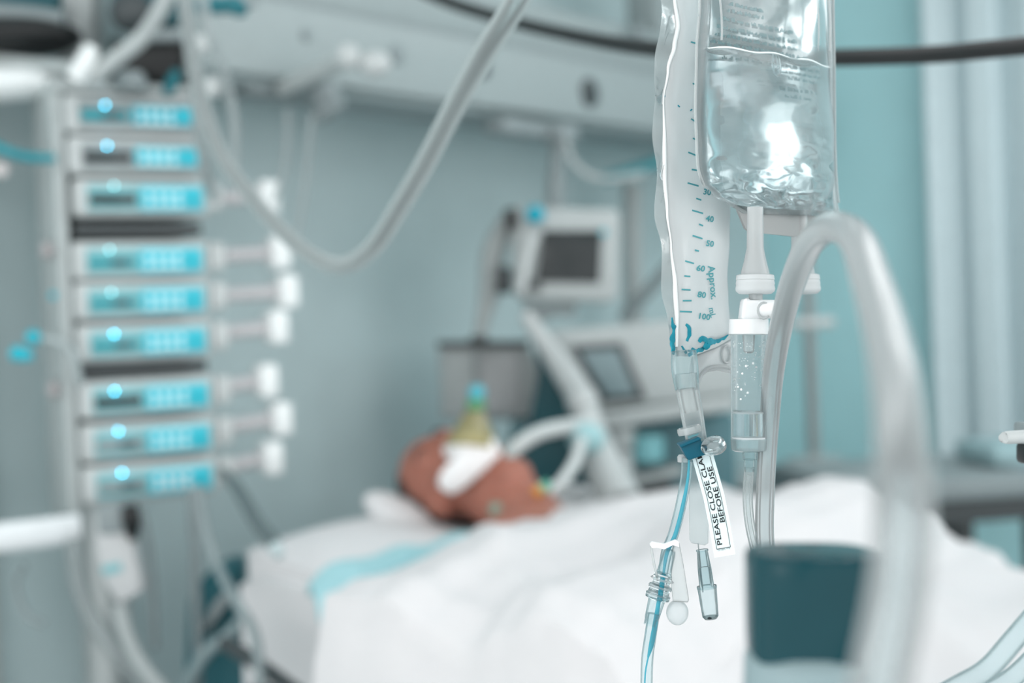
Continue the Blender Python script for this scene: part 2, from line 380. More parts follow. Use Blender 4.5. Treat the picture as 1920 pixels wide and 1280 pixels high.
# ventilator
t = thing('ventilator', 'pale ventilator with slanted dark screen behind the patient', 'ventilator', P(1180, 1500, 3.0))
obj('housing', pprism([(1012, 622), (1120, 612), (1370, 590), (1385, 740), (1120, 772), (1082, 740)], 2.98, .2, .012), GREY, t)
s = obj('screen_bezel', pprism([(1072, 648), (1166, 642), (1212, 748), (1128, 754)], 2.972, .012, .002), DARK, t)
obj('screen', pprism([(1088, 660), (1157, 655), (1192, 738), (1138, 742)], 2.968, .012, .001), mat('grey_screen', (118, 138, 142), .3), s)
obj('shelf', pprism([(1108, 778), (1380, 742), (1384, 768), (1120, 806)], 2.95, .25, .006), GREY, t)
obj('cart_body', pprism([(958, 792), (1100, 800), (1380, 775), (1388, 1150), (958, 1150)], 3.12, .25, .01), mat('cart_teal', (88, 130, 138), .5), t)
obj('cart_panel', pprism([(1000, 640), (1068, 735), (1100, 800), (990, 806), (1010, 700)], 3.06, .05, .004), TEALD, t)
obj('cart_recess', pprism([(955, 815), (1125, 812), (1150, 940), (950, 960)], 3.1, .03, .004), TEALD, t)
obj('control_knob', ball(P(1062, 724, 2.95), .02), BLACK, t)
for (x, y, r_, m) in ((1165, 815, .03, GREY), (1215, 840, .035, PALECY), (1170, 870, .022, PALE)):
    obj('canister', lathe(P(x, y - 28, 3.0), P(x, y + 28, 3.0), [(0, r_ * .6), (.1, r_), (.9, r_), (1, r_ * .7)]), m, t)
obj('lower_shelf', pprism([(1150, 900), (1280, 872), (1284, 890), (1156, 920)], 3.0, .12, .004), GREY, t)
obj('dark_drawer', pprism([(1160, 925), (1260, 900), (1260, 960), (1165, 965)], 3.04, .06, .004), DARK, t)
# articulated white arm
t = thing('breathing_circuit_arm', 'thick pale slanting support arm running down behind the patient', 'support arm', P(1190, 945, 2.65))
obj('lower_arm', pt([(1092, 735, 2.8), (1105, 800, 2.76), (1130, 870, 2.7), (1165, 950, 2.62)], [.026, .03, .037, .044]), PALE, t)
obj('upper_arm', pt([(985, 590, 2.95), (1030, 655, 2.92), (1075, 720, 2.85), (1095, 760, 2.8)], [.014, .022, .028, .026]), PALE, t)
obj('elbow', ball(P(1092, 752, 2.78), .032), PALE, t)
def ribbed(pts, r, amp, pitch, n=14):
    q = smoothpts([P(*p) for p in pts], 12); L = 0; out = []; rr = []
    c = [q[0]]
    for a, b in zip(q, q[1:]):
        m = max(1, int((b - a).length / (pitch / 4)))
        for i in range(m): c.append(a.lerp(b, (i + 1) / m))
    for i, p in enumerate(c):
        if i: L += (p - c[i - 1]).length
        rr.append(r + amp * math.sin(L / pitch * 2 * math.pi))
    return tube(c, rr, n=n, sub=1)
t = thing('ventilator_hose', 'pale corrugated breathing hose arching from the patient mask to the arm', 'hose', P(940, 868, 2.5))
obj('hose', ribbed([(938, 872, 2.48), (968, 838, 2.5), (1010, 812, 2.56), (1060, 800, 2.66), (1098, 797, 2.74)], .0125, .0015, .006), mat('hose_plastic', (205, 211, 211), .5), t)
obj('connector', lathe(P(932, 880, 2.47), P(952, 852, 2.48), [(0, .011), (.2, .015), (.8, .015), (1, .013)]), mat('pale_teal_plastic', (160, 200, 204), .4), t)
obj('y_piece', ball(P(1100, 822, 2.68), (.035, .02, .03)), mat('pale_teal_plastic', (150, 200, 205), .4), t)
tag(obj('breathing_hose', ribbed([(1020, 932, 2.42), (1052, 905, 2.46), (1078, 866, 2.56), (1090, 826, 2.66)], .010, .001, .006), mat('hose_plastic', (205, 211, 211), .5)), 'shorter pale hose from the patient chin up to the arm', 'hose')
tag(obj('probe_connector', pt([(1002, 926, 2.34), (1016, 916, 2.34)], [.009, .009]), mat('orange_plastic', (215, 145, 60), .5)), 'small orange connector at the patient chin', 'connector')
tag(obj('probe_connector', pt([(1016, 916, 2.34), (1030, 906, 2.34)], [.009, .009]), mat('mint_plastic', (110, 195, 170), .5)), 'small mint green connector beside the orange one', 'connector')

# ------------------------------------------------------------------ the bed
def zp(t): return .84 + .14 * max(0, .8 - t) / .8
t = thing('hospital_bed', 'hospital bed with white sheeted mattress under the patient', 'bed', B(.45, 1, 0))
AXM = (U2, V2, Z)
obj('mattress', sheet(24, 40, lambda a, b: B(-.0 + .9 * a, .0 + 2.05 * b, zp(2.05 * b) + .0 - .02 * (abs(2 * a - 1) ** 8) - .03 * (max(0, 1 - b * 20) ** 2)), Z * .17), SHEET, t)
obj('bed_frame', box(B(.45, 1.03, .62), (.86, 2.1, .09), AXM, .01), MID, t)
obj('head_section', prism([B(0, .02, .68), B(0, .02, .78), B(0, .8, .66), B(0, .8, .60)], U2 * .9), DARK, t)
for s in (.08, .82):
    for q in (.25, 1.8):
        obj('leg', box(B(s, q, .33), (.07, .07, .55), AXM, .008), MID, t); obj('castor', lathe(B(s - .02, q, .06), B(s + .02, q, .06), [(0, .055), (.2, .06), (.8, .06), (1, .055)]), DARK, t)
obj('side_lever', pt([(420, 1205, 2.2), (470, 1235, 2.15), (560, 1300, 2.05)], .012), DARK, t)
tag(obj('pillow', sheet(30, 24, lambda a, b: B(.02 + .86 * a, .0 + .36 * b, .985 - .06 * b + .05 * (max(0, 1 - abs(2 * a - 1) ** 4) * max(0, 1 - abs(2 * b - 1) ** 3)) ** .6 - .035 * math.exp(-((a - .46) / .18) ** 2) * math.sin(b * math.pi)), Z * .06), SHEET), 'flat white pillow at the head of the bed under the patient', 'pillow')
tag(obj('small_pillow', ball(P(752, 968, 2.50), (.072, .05, .028), ax=((V2 * .6 + U2 * .2 - Z * .35).normalized(), U2, Z)), SHEET), 'small white cushion tucked beside the patient head', 'cushion')
# blanket height field
RIDGE = [(.30, 1.02), (.42, 1.035), (.52, 1.052), (.57, 1.062), (.63, 1.045), (.69, 1.036), (.74, 1.060), (.79, 1.080), (.84, 1.078), (.89, 1.060), (.925, 1.025), (.955, .992), (1.0, .972), (1.13, .955), (1.6, .95), (2.2, .94)]
CROSS = [(-.36, -.42), (-.31, -.22), (-.28, -.12), (-.24, -.055), (-.18, -.032), (-.10, -.022), (.05, -.012), (.18, .0), (.40, .0), (.52, -.004), (.64, -.05), (.78, -.12), (.95, -.16), (1.0, -.3)]
def bh(s, t):
    z = interp(RIDGE, t) + interp(CROSS, s)
    near = max(0, min(1, (.25 - s) / .25))
    if t > .55: z -= near * .03 * min(1, (t - .55) / .3)
    z += .006 * math.sin((t * 1.6 + s * 2.2) * 9) * min(1, abs(s - .4) * 3) + .007 * noise.noise(V((s * 7, t * 5, 1))) + .004 * noise.noise(V((s * 22 + t * 9, t * 12, 2)))
    z += .011 * math.exp(-(((s + .9 * t) % .33 - .16) / .03) ** 2) * max(0, min(1, (.38 - s) * 3))
    return z
def blf(a, b):
    s = -.36 + 1.36 * a; t0 = .44 + .02 * math.sin(a * 9) ; t = t0 + (2.12 - t0) * b
    if s > .45: t = t + (1 - b) * (s - .45) * .25
    z = bh(s, t); ss = s
    if s < -.24: ss = -.24 - (-.24 - s) * .45
    return B(ss, t, z)
tag(obj('blanket', sheet(110, 170, blf, Z * .012), BLKT), 'large white blanket covering the patient and hanging over the near bedside', 'blanket')

# ------------------------------------------------------------------ the patient
t = thing('person', 'patient lying on their back with face taped and masked in white', 'person', B(.3, .7, .95))
ha = math.radians(32)
hz = -V2; hz = (hz + Z * .05).normalized(); hy = (Z * math.cos(ha) - U2 * math.sin(ha)).normalized(); hy = (hy - hz * hy.dot(hz)).normalized(); hx = hy.cross(hz)
HC = B(.40, .125, 1.062)
def H(x, y, z): return HC + hx * x + hy * y + hz * z
HA = (hx, hy, hz)
bm = bmesh.new()
ball(H(0, -.012, .03), (.074, .092, .092), bm, HA); ball(H(0, .012, -.03), (.062, .068, .085), bm, HA)
ball(H(0, .035, -.085), (.045, .042, .04), bm, HA); ball(H(0, .066, -.098), (.02, .016, .018), bm, HA)
ball(H(0, .083, -.02), (.012, .022, .030), bm, HA); ball(H(0, .096, -.036), (.015, .014, .012), bm, HA)
ball(H(.03, .066, .022), (.028, .014, .010), bm, HA); ball(H(-.03, .066, .022), (.028, .014, .010), bm, HA)
ball(H(.038, .05, -.03), (.024, .022, .026), bm, HA); ball(H(-.038, .05, -.03), (.024, .022, .026), bm, HA)
ball(H(0, .074, -.064), (.024, .010, .007), bm, HA); ball(H(0, .072, -.076), (.022, .010, .007), bm, HA)
for sx in (1, -1):
    ball(H(sx * .076, -.008, -.012), (.009, .018, .03), bm, HA); ball(H(sx * .03, .062, .004), (.014, .012, .010), bm, HA)
    # shoulders, arms, legs below the blanket
ball(P(962, 893, 2.44), (.036, .034, .034), bm)
CB = .22
tube([H(0, -.005, -.06), B(.385, .285, 1.005), B(.27, .41, .955)], [.06, .064, .08], bm=bm)
tube([B(.05, .44, .945), B(.24, .40, .955), B(.42, .44, .945)], [.065, .085, .065], bm=bm)
tube([B(CB + .02, .42, .95), B(CB, .6, .95), B(CB + .02, .78, .96), B(CB, .98, .895)], [.12, .10, .11, .09], bm=bm, flat=(Z, .55))
for sx in (-1, 1):
    tube([B(CB + sx * .17, .43, .945), B(CB + sx * .21, .62, .925), B(CB + sx * .2, .72, .92)], [.05, .042, .038], bm=bm)
    tube([B(CB + sx * .2, .72, .92), B(CB + sx * .19, .86, .905), B(CB + sx * .17, .98, .895)], [.037, .032, .024], bm=bm)
    ball(B(CB + sx * .165, 1.03, .89), (.035, .045, .014), bm, AXM)
    for k in range(4):
        q = CB + sx * .165 + (k - 1.5) * .017; tube([B(q, 1.06, .89), B(q, 1.10, .888), B(q, 1.125 + .006 * (k % 3), .882)], [.0095, .0088, .0075], bm=bm, n=8)
    tube([B(CB + sx * .125, 1.02, .89), B(CB + sx * .118, 1.05, .886), B(CB + sx * .122, 1.075, .883)], [.011, .010, .008], bm=bm, n=8)
    tube([B(CB + sx * .09, .95, .88), B(CB + sx * .1, 1.2, .87), B(CB + sx * .1, 1.38, .865)], [.075, .055, .045], bm=bm, flat=(Z, .7))
    tube([B(CB + sx * .1, 1.38, .865), B(CB + sx * .1, 1.55, .865), B(CB + sx * .1, 1.78, .865)], [.045, .045, .034], bm=bm, flat=(Z, .75))
    tube([B(CB + sx * .1, 1.77, .878), B(CB + sx * .12, 1.84, .885), B(CB + sx * .14, 1.92, .885)], [.034, .035, .02], bm=bm, flat=(Z, .8))
body = obj('body', bm, SKIN, t)
md = body.modifiers.new('r', 'REMESH'); md.mode = 'VOXEL'; md.voxel_size = .0055; md.use_smooth_shade = True
ms = body.modifiers.new('s', 'SMOOTH'); ms.iterations = 4; ms.factor = .5
bpy.context.view_layer.update()
dg = bpy.context.evaluated_depsgraph_get()
me = bpy.data.meshes.new_from_object(body.evaluated_get(dg)); body.modifiers.clear(); body.data = me
bm = bmesh.new(); ball(H(0, -.026, .035), (.079, .09, .098), bm, HA, 28)
for v in bm.verts:
    l = v.co - HC; y = l.dot(hy); z = l.dot(hz)
    if y > .03 - max(0, (.06 - z)) * .9: v.co -= hy * (y - (.03 - max(0, (.06 - z)) * .9)) * .75
    v.co += (v.co - H(0, -.03, .03)).normalized() * .003 * noise.noise(v.co * 90)
obj('hair', bm, HAIR, t)
for sx in (-1, 1): obj('eyebrow', tube([H(sx * .014, .079, .028), H(sx * .03, .081, .033), H(sx * .048, .070, .028)], .0028, n=8), HAIR, t)
def gown(a, b):
    q = .30 + .21 * b; sl = -.235 + max(0, .44 - q) * .75; s = sl + (.35 - sl) * a
    zz = interp([(-.27, .90), (-.22, .965), (-.18, .992), (-.12, 1.012), (-.05, 1.016), (.07, 1.014), (.13, 1.016), (.3, 1.02), (.36, 1.0)], s)
    zz -= .035 * max(0, (.36 - q) / .06) ** 2 + .004 * math.sin(s * 50 + q * 30)
    return B(s, q, min(zz, bh(s, max(q, .42)) - .016 if q > .42 else zz))
obj('gown', sheet(50, 24, gown, Z * .012), GOWN, t)
# tape and mask
def ftube(pts, r, f=.35, **k): return tube([P(*p) for p in pts], r, flat=(Fw, f), **k)
t = thing('face_mask', 'white taped mask with yellow cone and green tip on the patient face', 'mask', P(885, 850, 2.42))
obj('tape', ftube([(838, 912, 2.435), (852, 895, 2.425), (885, 865, 2.42), (925, 835, 2.43)], [.018, .024, .025, .02], .35), TAPE, t)
obj('cushion', ftube([(842, 846, 2.46), (880, 836, 2.43), (925, 842, 2.44)], [.014, .024, .018], .7), TAPE, t)
cn = obj('cone', lathe(P(884, 842, 2.45), P(893, 757, 2.47), [(0, .046), (.15, .045), (.5, .031), (.85, .016), (1, .011)]), YEL, t)
obj('collar', lathe(P(892, 768, 2.46), P(893, 748, 2.46), [(0, .015), (.5, .018), (1, .013)]), mat('green_plastic', (92, 150, 112), .5), cn)
obj('valve', ball(P(894, 736, 2.46), (.015, .015, .014)), mat('teal_valve', (80, 175, 190), .5), cn)
obj('strap', tube([P(835, 838, 2.5), P(800, 845, 2.58), P(778, 900, 2.64), P(775, 950, 2.62)], .006), mat('strap_grey', (90, 105, 105), .8), t)
tag(obj('ecg_electrode', ball(P(930, 955, 2.36), (.012, .008, .012)), mat('sage_plastic', (140, 160, 145), .5)), 'small sage green electrode at the patient neck', 'electrode')

# ------------------------------------------------------------------ pump tower
TH = math.radians(30); PU = V((math.cos(TH), math.sin(TH), 0)); PN = V((math.sin(TH), -math.cos(TH), 0))   # width, outward
AXP = (PU, -PN, Z)
PLX = P(142, 560, 2.36)
def tower(px, py, off=0):                                # point on front plane of the tower
    return onpl(px, py, PLX + PN * off, PN)
rack0 = tower(142, 560)
def TP(x, n, z): return V((rack0.x, rack0.y, 0)) + PU * x + PN * n + Z * z
PW, PH = .232, .064
ROWS = [215, 292, 370, 487, 562, 640, 745, 825, 903]
LEDS = [(197, 197), (201, 273), (214, 348), (205, 468), (209, 548), (214, 626), (215, 733), (222, 808), (229, 886)]
zz = [tower(262, y).z for y in ROWS]
t = thing('pump_rack', 'pale grey docking rack carrying the stack of nine infusion pumps', 'rack', TP(0, -.1, zz[-1] - .05))
obj('side_column', box(TP(-.012, -.09, (zz[0] + zz[-1]) / 2), (.02, .15, zz[0] - zz[-1] + .12), AXP, .006), GREY, t)
obj('back_panel', box(TP(PW / 2, -.165, (zz[0] + zz[-1]) / 2), (PW, .02, zz[0] - zz[-1] + .1), AXP, .004), GREY, t)
for z in ((zz[2] + zz[3]) / 2, (zz[5] + zz[6]) / 2):
    obj('divider', box(TP(PW / 2, -.085, z), (PW - .015, .14, .022), AXP, .003), DARK, t)
obj('top_cap', box(TP(PW / 2 - .01, -.085, zz[0] + .045), (PW + .02, .16, .018), AXP, .006), GREY, t)
for z in zz[3], zz[6]: obj('side_latch', ball(TP(-.03, -.05, z + .02), (.012, .02, .014)), mat('pink_grey', (178, 172, 173), .5), t)
obj('status_light', ball(TP(-.03, -.03, zz[4] + .012), .006), CYAN, t)
names = ['topmost pump of the tower, without plunger', 'second pump from the top of the tower, without plunger', 'third pump from the top, its plunger block half behind a hanging tube',
         'fourth pump from the top, directly below the upper dark gap', 'fifth pump from the top with the plunger reaching furthest right', 'sixth pump from the top, directly above the lower dark gap',
         'seventh pump from the top, directly below the lower dark gap', 'eighth pump from the top, second from the bottom', 'lowest pump of the tower with the brightest keypad']
END = [None, None, (500, 370), (521, 473), (536, 546), (517, 613), (498, 713), (524, 784), (507, 858)]
for i, z in enumerate(zz):
    dx = [-.002, 0, .006, 0, 0, 0, 0, 0, 0][i]
    t = thing('infusion_pump', names[i], 'infusion pump', TP(PW / 2, -.08, z - PH / 2), group='infusion pumps stacked in the rack')
    x0 = 0 + dx
    obj('housing', box(TP(x0 + PW / 2, -.075, z), (PW, .15, PH), AXP, .009, seg=3), PALE, t)
    obj('front_frame', box(TP(x0 + PW / 2 + .004, .0015, z - .001), (PW - .032, .006, .043), AXP, .002), PALECY if i > 1 else MID, t)
    dd = obj('display', box(TP(x0 + .062, .005, z - .004), (.078, .004, .018 if i not in (3, 4, 5) else .015), AXP, .001), LCD if i in (1, 2, 6) else (LCDT if i in (0, 3, 4, 5) else MID), t)
    if i in (0, 3, 4, 5, 7, 8): obj('display_segment', box(TP(x0 + .074, .0062, z - .004), (.03, .004, .010), AXP, .0008), DARK, dd)
    kp = obj('keypad', box(TP(x0 + .162, .005, z - .002), (.106, .005, .040 if i > 1 else .031), AXP, .001), KEYS if i != 0 else mat('cyan_keypad_dim', (50, 172, 190), .4, scale=140, var=.16), t)
    for kx in (.122, .139, .156, .173):
        for kz in (-.0095, .0065): obj('key', lathe(TP(x0 + kx, .007, z - .002 + kz), TP(x0 + kx, .011, z - .002 + kz), [(0, .0052), (.8, .0052), (1, .004)], n=12), KEYL if i != 8 else WHITE, kp)
    obj('start_key', lathe(TP(x0 + .198, .007, z - .001), TP(x0 + .198, .011, z - .001), [(0, .0115), (.8, .0115), (1, .009)], n=16), CYAN, kp)
    l = tower(*LEDS[i], off=.010); obj('status_led', ball(l, .0016, seg=10), LEDD if i in (2, 3, 4) else LEDM, t)
    if END[i]:
        e = onpl(END[i][0], END[i][1], TP(0, -.03, 0), PN); ex = (e - TP(0, -.03, 0)).dot(PU); ez = e.z
        obj('syringe_clamp', box(TP(PW + .018, -.025, z + .004), (.030, .035, .05), AXP, .008), PALE, t)
        a = TP(PW + .02, -.03, (z + ez) / 2); b = TP(ex, -.03, ez)
        pr = obj('plunger_rod', tube([a, a.lerp(b, .5), b], .0125, sub=1), mat('rod_grey', (185, 184, 186), .45), t)
        obj('drive_head', box(TP(ex + .0, -.03, ez), (.036, .05, .060), AXP, .008), WHITE, pr)
# column and clutter above the tower
t = thing('tower_column', 'thick pale grey column rising above the pump tower', 'column', TP(.03, -.2, 0))
cx = P(150, 60, 2.60)
obj('outer_tube', lathe(V((cx.x, cx.y, .04)), V((cx.x, cx.y, 2.79)), [(0, .044), (1, .044)]), mat('column_grey', (176, 182, 182), .35, metal=.3), t)
obj('front_pale_strip', box(V((cx.x + .002, cx.y - .048, 2.05)), (.018, .02, .36), None, .004), PALE, t)  # paler strip up the front of the column
obj('base', box(V((cx.x, cx.y, .04)), (.12, .12, .08), None, .01), DARK, t)
obj('clamp_lever', tube([P(172, 92, 2.33), P(158, 120, 2.32), P(140, 150, 2.32)], [.014, .017, .015]), WHITE, t)
tag(obj('grey_hose', pt([(325, -40, 2.25), (305, 10, 2.27), (268, 68, 2.3), (215, 112, 2.32), (170, 150, 2.34)], .0135), mat('hose_grey', (180, 186, 186), .4)), 'grey hose curving down to the column top at upper left', 'hose')
t = thing('ceiling_lamp_head', 'dark lamp housing with white rim at the upper left corner', 'lamp', P(20, 150, 2.45))
obj('dark_cowl', ball(P(25, 72, 2.46), (.12, .08, .034)), BLACK, t)
obj('rim', pt([(-60, 105, 2.45), (20, 116, 2.43), (100, 125, 2.40), (140, 130, 2.39)], .012), GREY, t)
obj('white_shade', ball(P(-10, 158, 2.43), (.12, .05, .03)), WHITE, t)
obj('teal_band', pt([(-40, -6, 2.46), (60, 2, 2.46), (110, 8, 2.46)], .02), TEALD, t)
obj('grey_band', pt([(-40, 22, 2.45), (50, 30, 2.45), (120, 40, 2.45)], .018), MID, t)
t = thing('black_bracket', 'black equipment bracket just above the topmost pump', 'bracket', P(270, 130, 2.41))
obj('plate', pprism([(205, 62), (235, 85), (345, 68), (340, 120), (318, 152), (262, 148), (225, 175), (198, 172)], 2.44, .04, .01), BLACK, t)
obj('teal_cover', pprism([(205, -20), (350, -20), (345, 52), (215, 38)], 2.46, .05, .008), TEALD, t)
obj('dark_joint', ball(P(245, 22, 2.41), (.035, .03, .035)), DARK, t)
obj('mid_bar', pprism([(240, 56), (345, 52), (345, 74), (250, 78)], 2.42, .03, .005), MID, t)
obj('grey_hub', lathe(P(245, 135, 2.40), P(245, 168, 2.40), [(0, .02), (.5, .028), (1, .028)]), MID, t)
tag(obj('teal_clip', pt([(332, 132, 2.4), (322, 155, 2.4), (310, 178, 2.4)], [.007, .011, .007]), TEAL), 'small dark teal clip above the topmost pump', 'clip')
t = thing('teal_clamp', 'dark teal clamp at the top edge between tower and beam', 'clamp', P(412, 12, 2.2))
obj('jaw', box(P(412, 10, 2.2), (.074, .03, .026), None, .01), TEAL, t); obj('jaw', box(P(448, 16, 2.2), (.026, .03, .024), None, .009), TEAL, t)
obj('screw', lathe(P(455, 10, 2.2), P(482, 5, 2.2), [(0, .006), (1, .006)]), MID, t)
# infusion lines beside the tower
for pts, r_, lab in (([(378, -20, 2.0), (392, 60, 2.0), (410, 110, 2.02), (426, 160, 2.04), (440, 230, 2.06), (440, 320, 2.08)], .007, 'thin clear line hanging right of the pump tower top'),
                     ([(352, -20, 2.1), (352, 60, 2.1), (366, 150, 2.1), (372, 240, 2.14), (388, 330, 2.2), (402, 372, 2.25)], .009, 'thin clear line running down along the upper pumps'),
                     ([(540, 205, 2.5), (535, 300, 2.5), (515, 380, 2.5)], .0045, 'thin faint line hanging under the left of the beam'),
                     ([(585, 215, 2.5), (575, 320, 2.5), (560, 420, 2.5), (548, 470, 2.5)], .0045, 'longer faint line hanging left of the big tube loop')):
    tag(obj('infusion_line', pt(pts, r_), TUBEF), lab, 'infusion line')
for x, y, rr, lab in ((374, 85, .015, 'upper white connector on the lines right of the tower'), (400, 163, .012, 'lower white connector on the lines right of the tower')):
    tag(obj('line_connector', lathe(P(x - 3, y - 18, 2.05), P(x + 3, y + 18, 2.05), [(0, rr * .6), (.2, rr), (.8, rr), (1, rr * .6)]), PALE), lab, 'connector')
tag(obj('teal_tube', pt([(-40, 255, 2.3), (10, 282, 2.3), (50, 294, 2.32), (100, 297, 2.35)], .0075), mat('teal_tubing', (10, 140, 152), .4)), 'dark teal tube entering from the left edge to the rack', 'tube')
tag(obj('wall_peg', lathe(P(2, 318, 2.42), P(2, 318, 2.48), [(0, .012), (.4, .014), (1, .014)]), mat('beige_plastic', (205, 200, 200), .5)), 'small beige peg on the wall below the teal tube', 'knob')
for (x, y, a_, b_, lab) in ((32, 662, 60, 668, 'lower bright cyan plastic clip left of the tower'), (62, 632, 74, 633, 'upper bright cyan plastic clip left of the tower')):
    tag(obj('cyan_clip', pt([(x - 10, y - 4, 2.3), (x, y, 2.3), (a_, b_, 2.3)], [.008, .013, .007]), CYAN), lab, 'clip')
tag(obj('side_tubing', pt([(75, 634, 2.32), (105, 640, 2.33), (135, 660, 2.34), (150, 720, 2.36)], .006), mat('tubing_grey', (170, 180, 181), .5)), 'short grey tube from the cyan clips to the rack', 'tube')
tag(obj('wall_bumper_rail', tube([tower(-260, 1040, -.0), tower(150, 990, -.0)], .024, sub=1, flat=(PN, .4)), mat('rail_white', (228, 232, 234), .4)), 'white horizontal rail at the lower left edge joining the tower', 'rail')
# below the tower
t = thing('hand_control', 'pinkish grey handset hanging below the pump tower', 'handset', P(220, 1140, 2.3))
obj('shell', pprism([(172, 955), (238, 950), (250, 1030), (268, 1110), (222, 1136), (195, 1095), (178, 1040)], 2.28, .045, .008), mat('pink_grey_plastic', (188, 190, 191), .45), t)
obj('top_dark_cap', pprism([(176, 948), (238, 946), (240, 1000), (184, 1004)], 2.275, .05, .006), MID, t)  # darker grey piece over the upper end of the handset
obj('label_patch', pprism([(190, 1062), (225, 1054), (228, 1070), (194, 1078)], 2.277, .004), PALECY, t)
obj('cord', pt([(226, 1130, 2.3), (235, 1180, 2.3), (262, 1240, 2.3), (310, 1300, 2.3)], .0125), GREY, t)
tag(obj('black_plug', pt([(243, 945, 2.27), (246, 975, 2.27), (250, 1010, 2.28)], [.012, .015, .007]), BLACK), 'black plug hanging directly under the lowest pump', 'plug')
for pts, r_, m, lab in (([(262, 950, 2.4), (282, 1050, 2.4), (290, 1215, 2.4)], .0065, MID, 'thin dark grey pole directly below the tower centre'),
                        ([(358, 915, 2.42), (366, 1050, 2.42), (374, 1400, 2.42)], .0085, MID, 'thin grey pole below the right end of the tower')):
    tag(obj('support_pole', pt(pts, r_), m), lab, 'pole')
tag(obj('cable', pt([(372, 910, 2.3), (385, 990, 2.3), (412, 1070, 2.25), (445, 1130, 2.1), (478, 1190, 2.08), (490, 1290, 2.06)], .008), mat('cable_grey', (140, 152, 154), .5)), 'grey cable falling past the near corner of the mattress', 'cable')
t = thing('dark_cable', 'dark grey cable with pale tip slanting over the pillow corner', 'cable', P(520, 1045, 2.15))
obj('lead', pt([(418, 882, 2.36), (448, 920, 2.3), (480, 975, 2.22), (515, 1022, 2.16)], [.007, .010, .011, .012]), mat('cable_dark', (95, 108, 110), .5), t)
obj('tip', pt([(515, 1022, 2.16), (524, 1042, 2.15)], [.011, .008]), mat('tip_grey', (185, 200, 202), .4), t)
tag(obj('drain_tube', pt([(138, 1010, 2.33), (150, 1100, 2.33), (185, 1180, 2.33), (250, 1260, 2.33), (300, 1320, 2.33)], .014), TUBEF), 'wide cloudy drain tube curving down below the tower', 'tube')
tag(obj('coiled_lead', pt([(45, 1060, 2.45), (30, 1095, 2.46), (48, 1150, 2.46), (82, 1170, 2.46)], .006), mat('lead_grey', (150, 162, 164), .5)), 'thin grey lead low on the wall at lower left', 'lead')
t = thing('equipment_bin', 'dark teal bin standing between the pump tower and the mattress', 'bin', P(390, 1400, 2.5))
obj('bin_body', pprism([(352, 1120), (392, 1068), (430, 1062), (436, 1150), (470, 1210), (520, 1420), (335, 1420)], 2.48, .16, .01), mat('bin_teal', (24, 96, 106), .5), t)
obj('rim', pt([(350, 1285, 2.4), (385, 1225, 2.4), (432, 1188, 2.4), (455, 1160, 2.42)], .012), mat('rim_grey', (140, 158, 161), .5), t)
obj('bracket', pprism([(400, 1130), (425, 1105), (432, 1125), (385, 1190), (372, 1180)], 2.44, .03, .003), MID, t)

# ------------------------------------------------------------------ black hose arcing across the top
tag(obj('black_hose', pt([(700, -70, 2.3), (820, -5, 2.2), (960, 40, 2.0), (1110, 74, 1.75), (1230, 92, 1.6), (1400, 108, 1.45), (1570, 108, 1.33), (1750, 102, 1.25), (1860, 92, 1.2), (2000, 78, 1.15)], [.0095, .0095, .0092, .009, .009, .0085, .0083, .008, .008, .008]), BLACK), 'long black hose sweeping across the top behind the fluid bag', 'hose')
# big clear loop of tubing on the left
t = thing('tubing_loop', 'long clear U-shaped tube sagging between top centre and pump tower', 'tube', P(645, 500, 1.3))
lp = [(1000, -60, .98), (965, 10, 1.0), (905, 105, 1.05), (850, 205, 1.12), (795, 310, 1.2), (745, 395, 1.27), (700, 462, 1.33), (645, 497, 1.4), (585, 480, 1.46), (520, 425, 1.53), (460, 355, 1.6), (415, 290, 1.66), (385, 210, 1.72), (362, 110, 1.78), (345, 0, 1.85), (338, -60, 1.9)]
obj('outer_wall', pt(lp, .0088, n=24), clear('loop_tubing', (244, 248, 248), (222, 229, 229), .26, .75, 1.8, .25, .6), t)
obj('inner_wall', pt(lp, .0058, n=20), clear('loop_lumen', (244, 248, 248), (210, 218, 219), .10, .55, 3, .1), t)

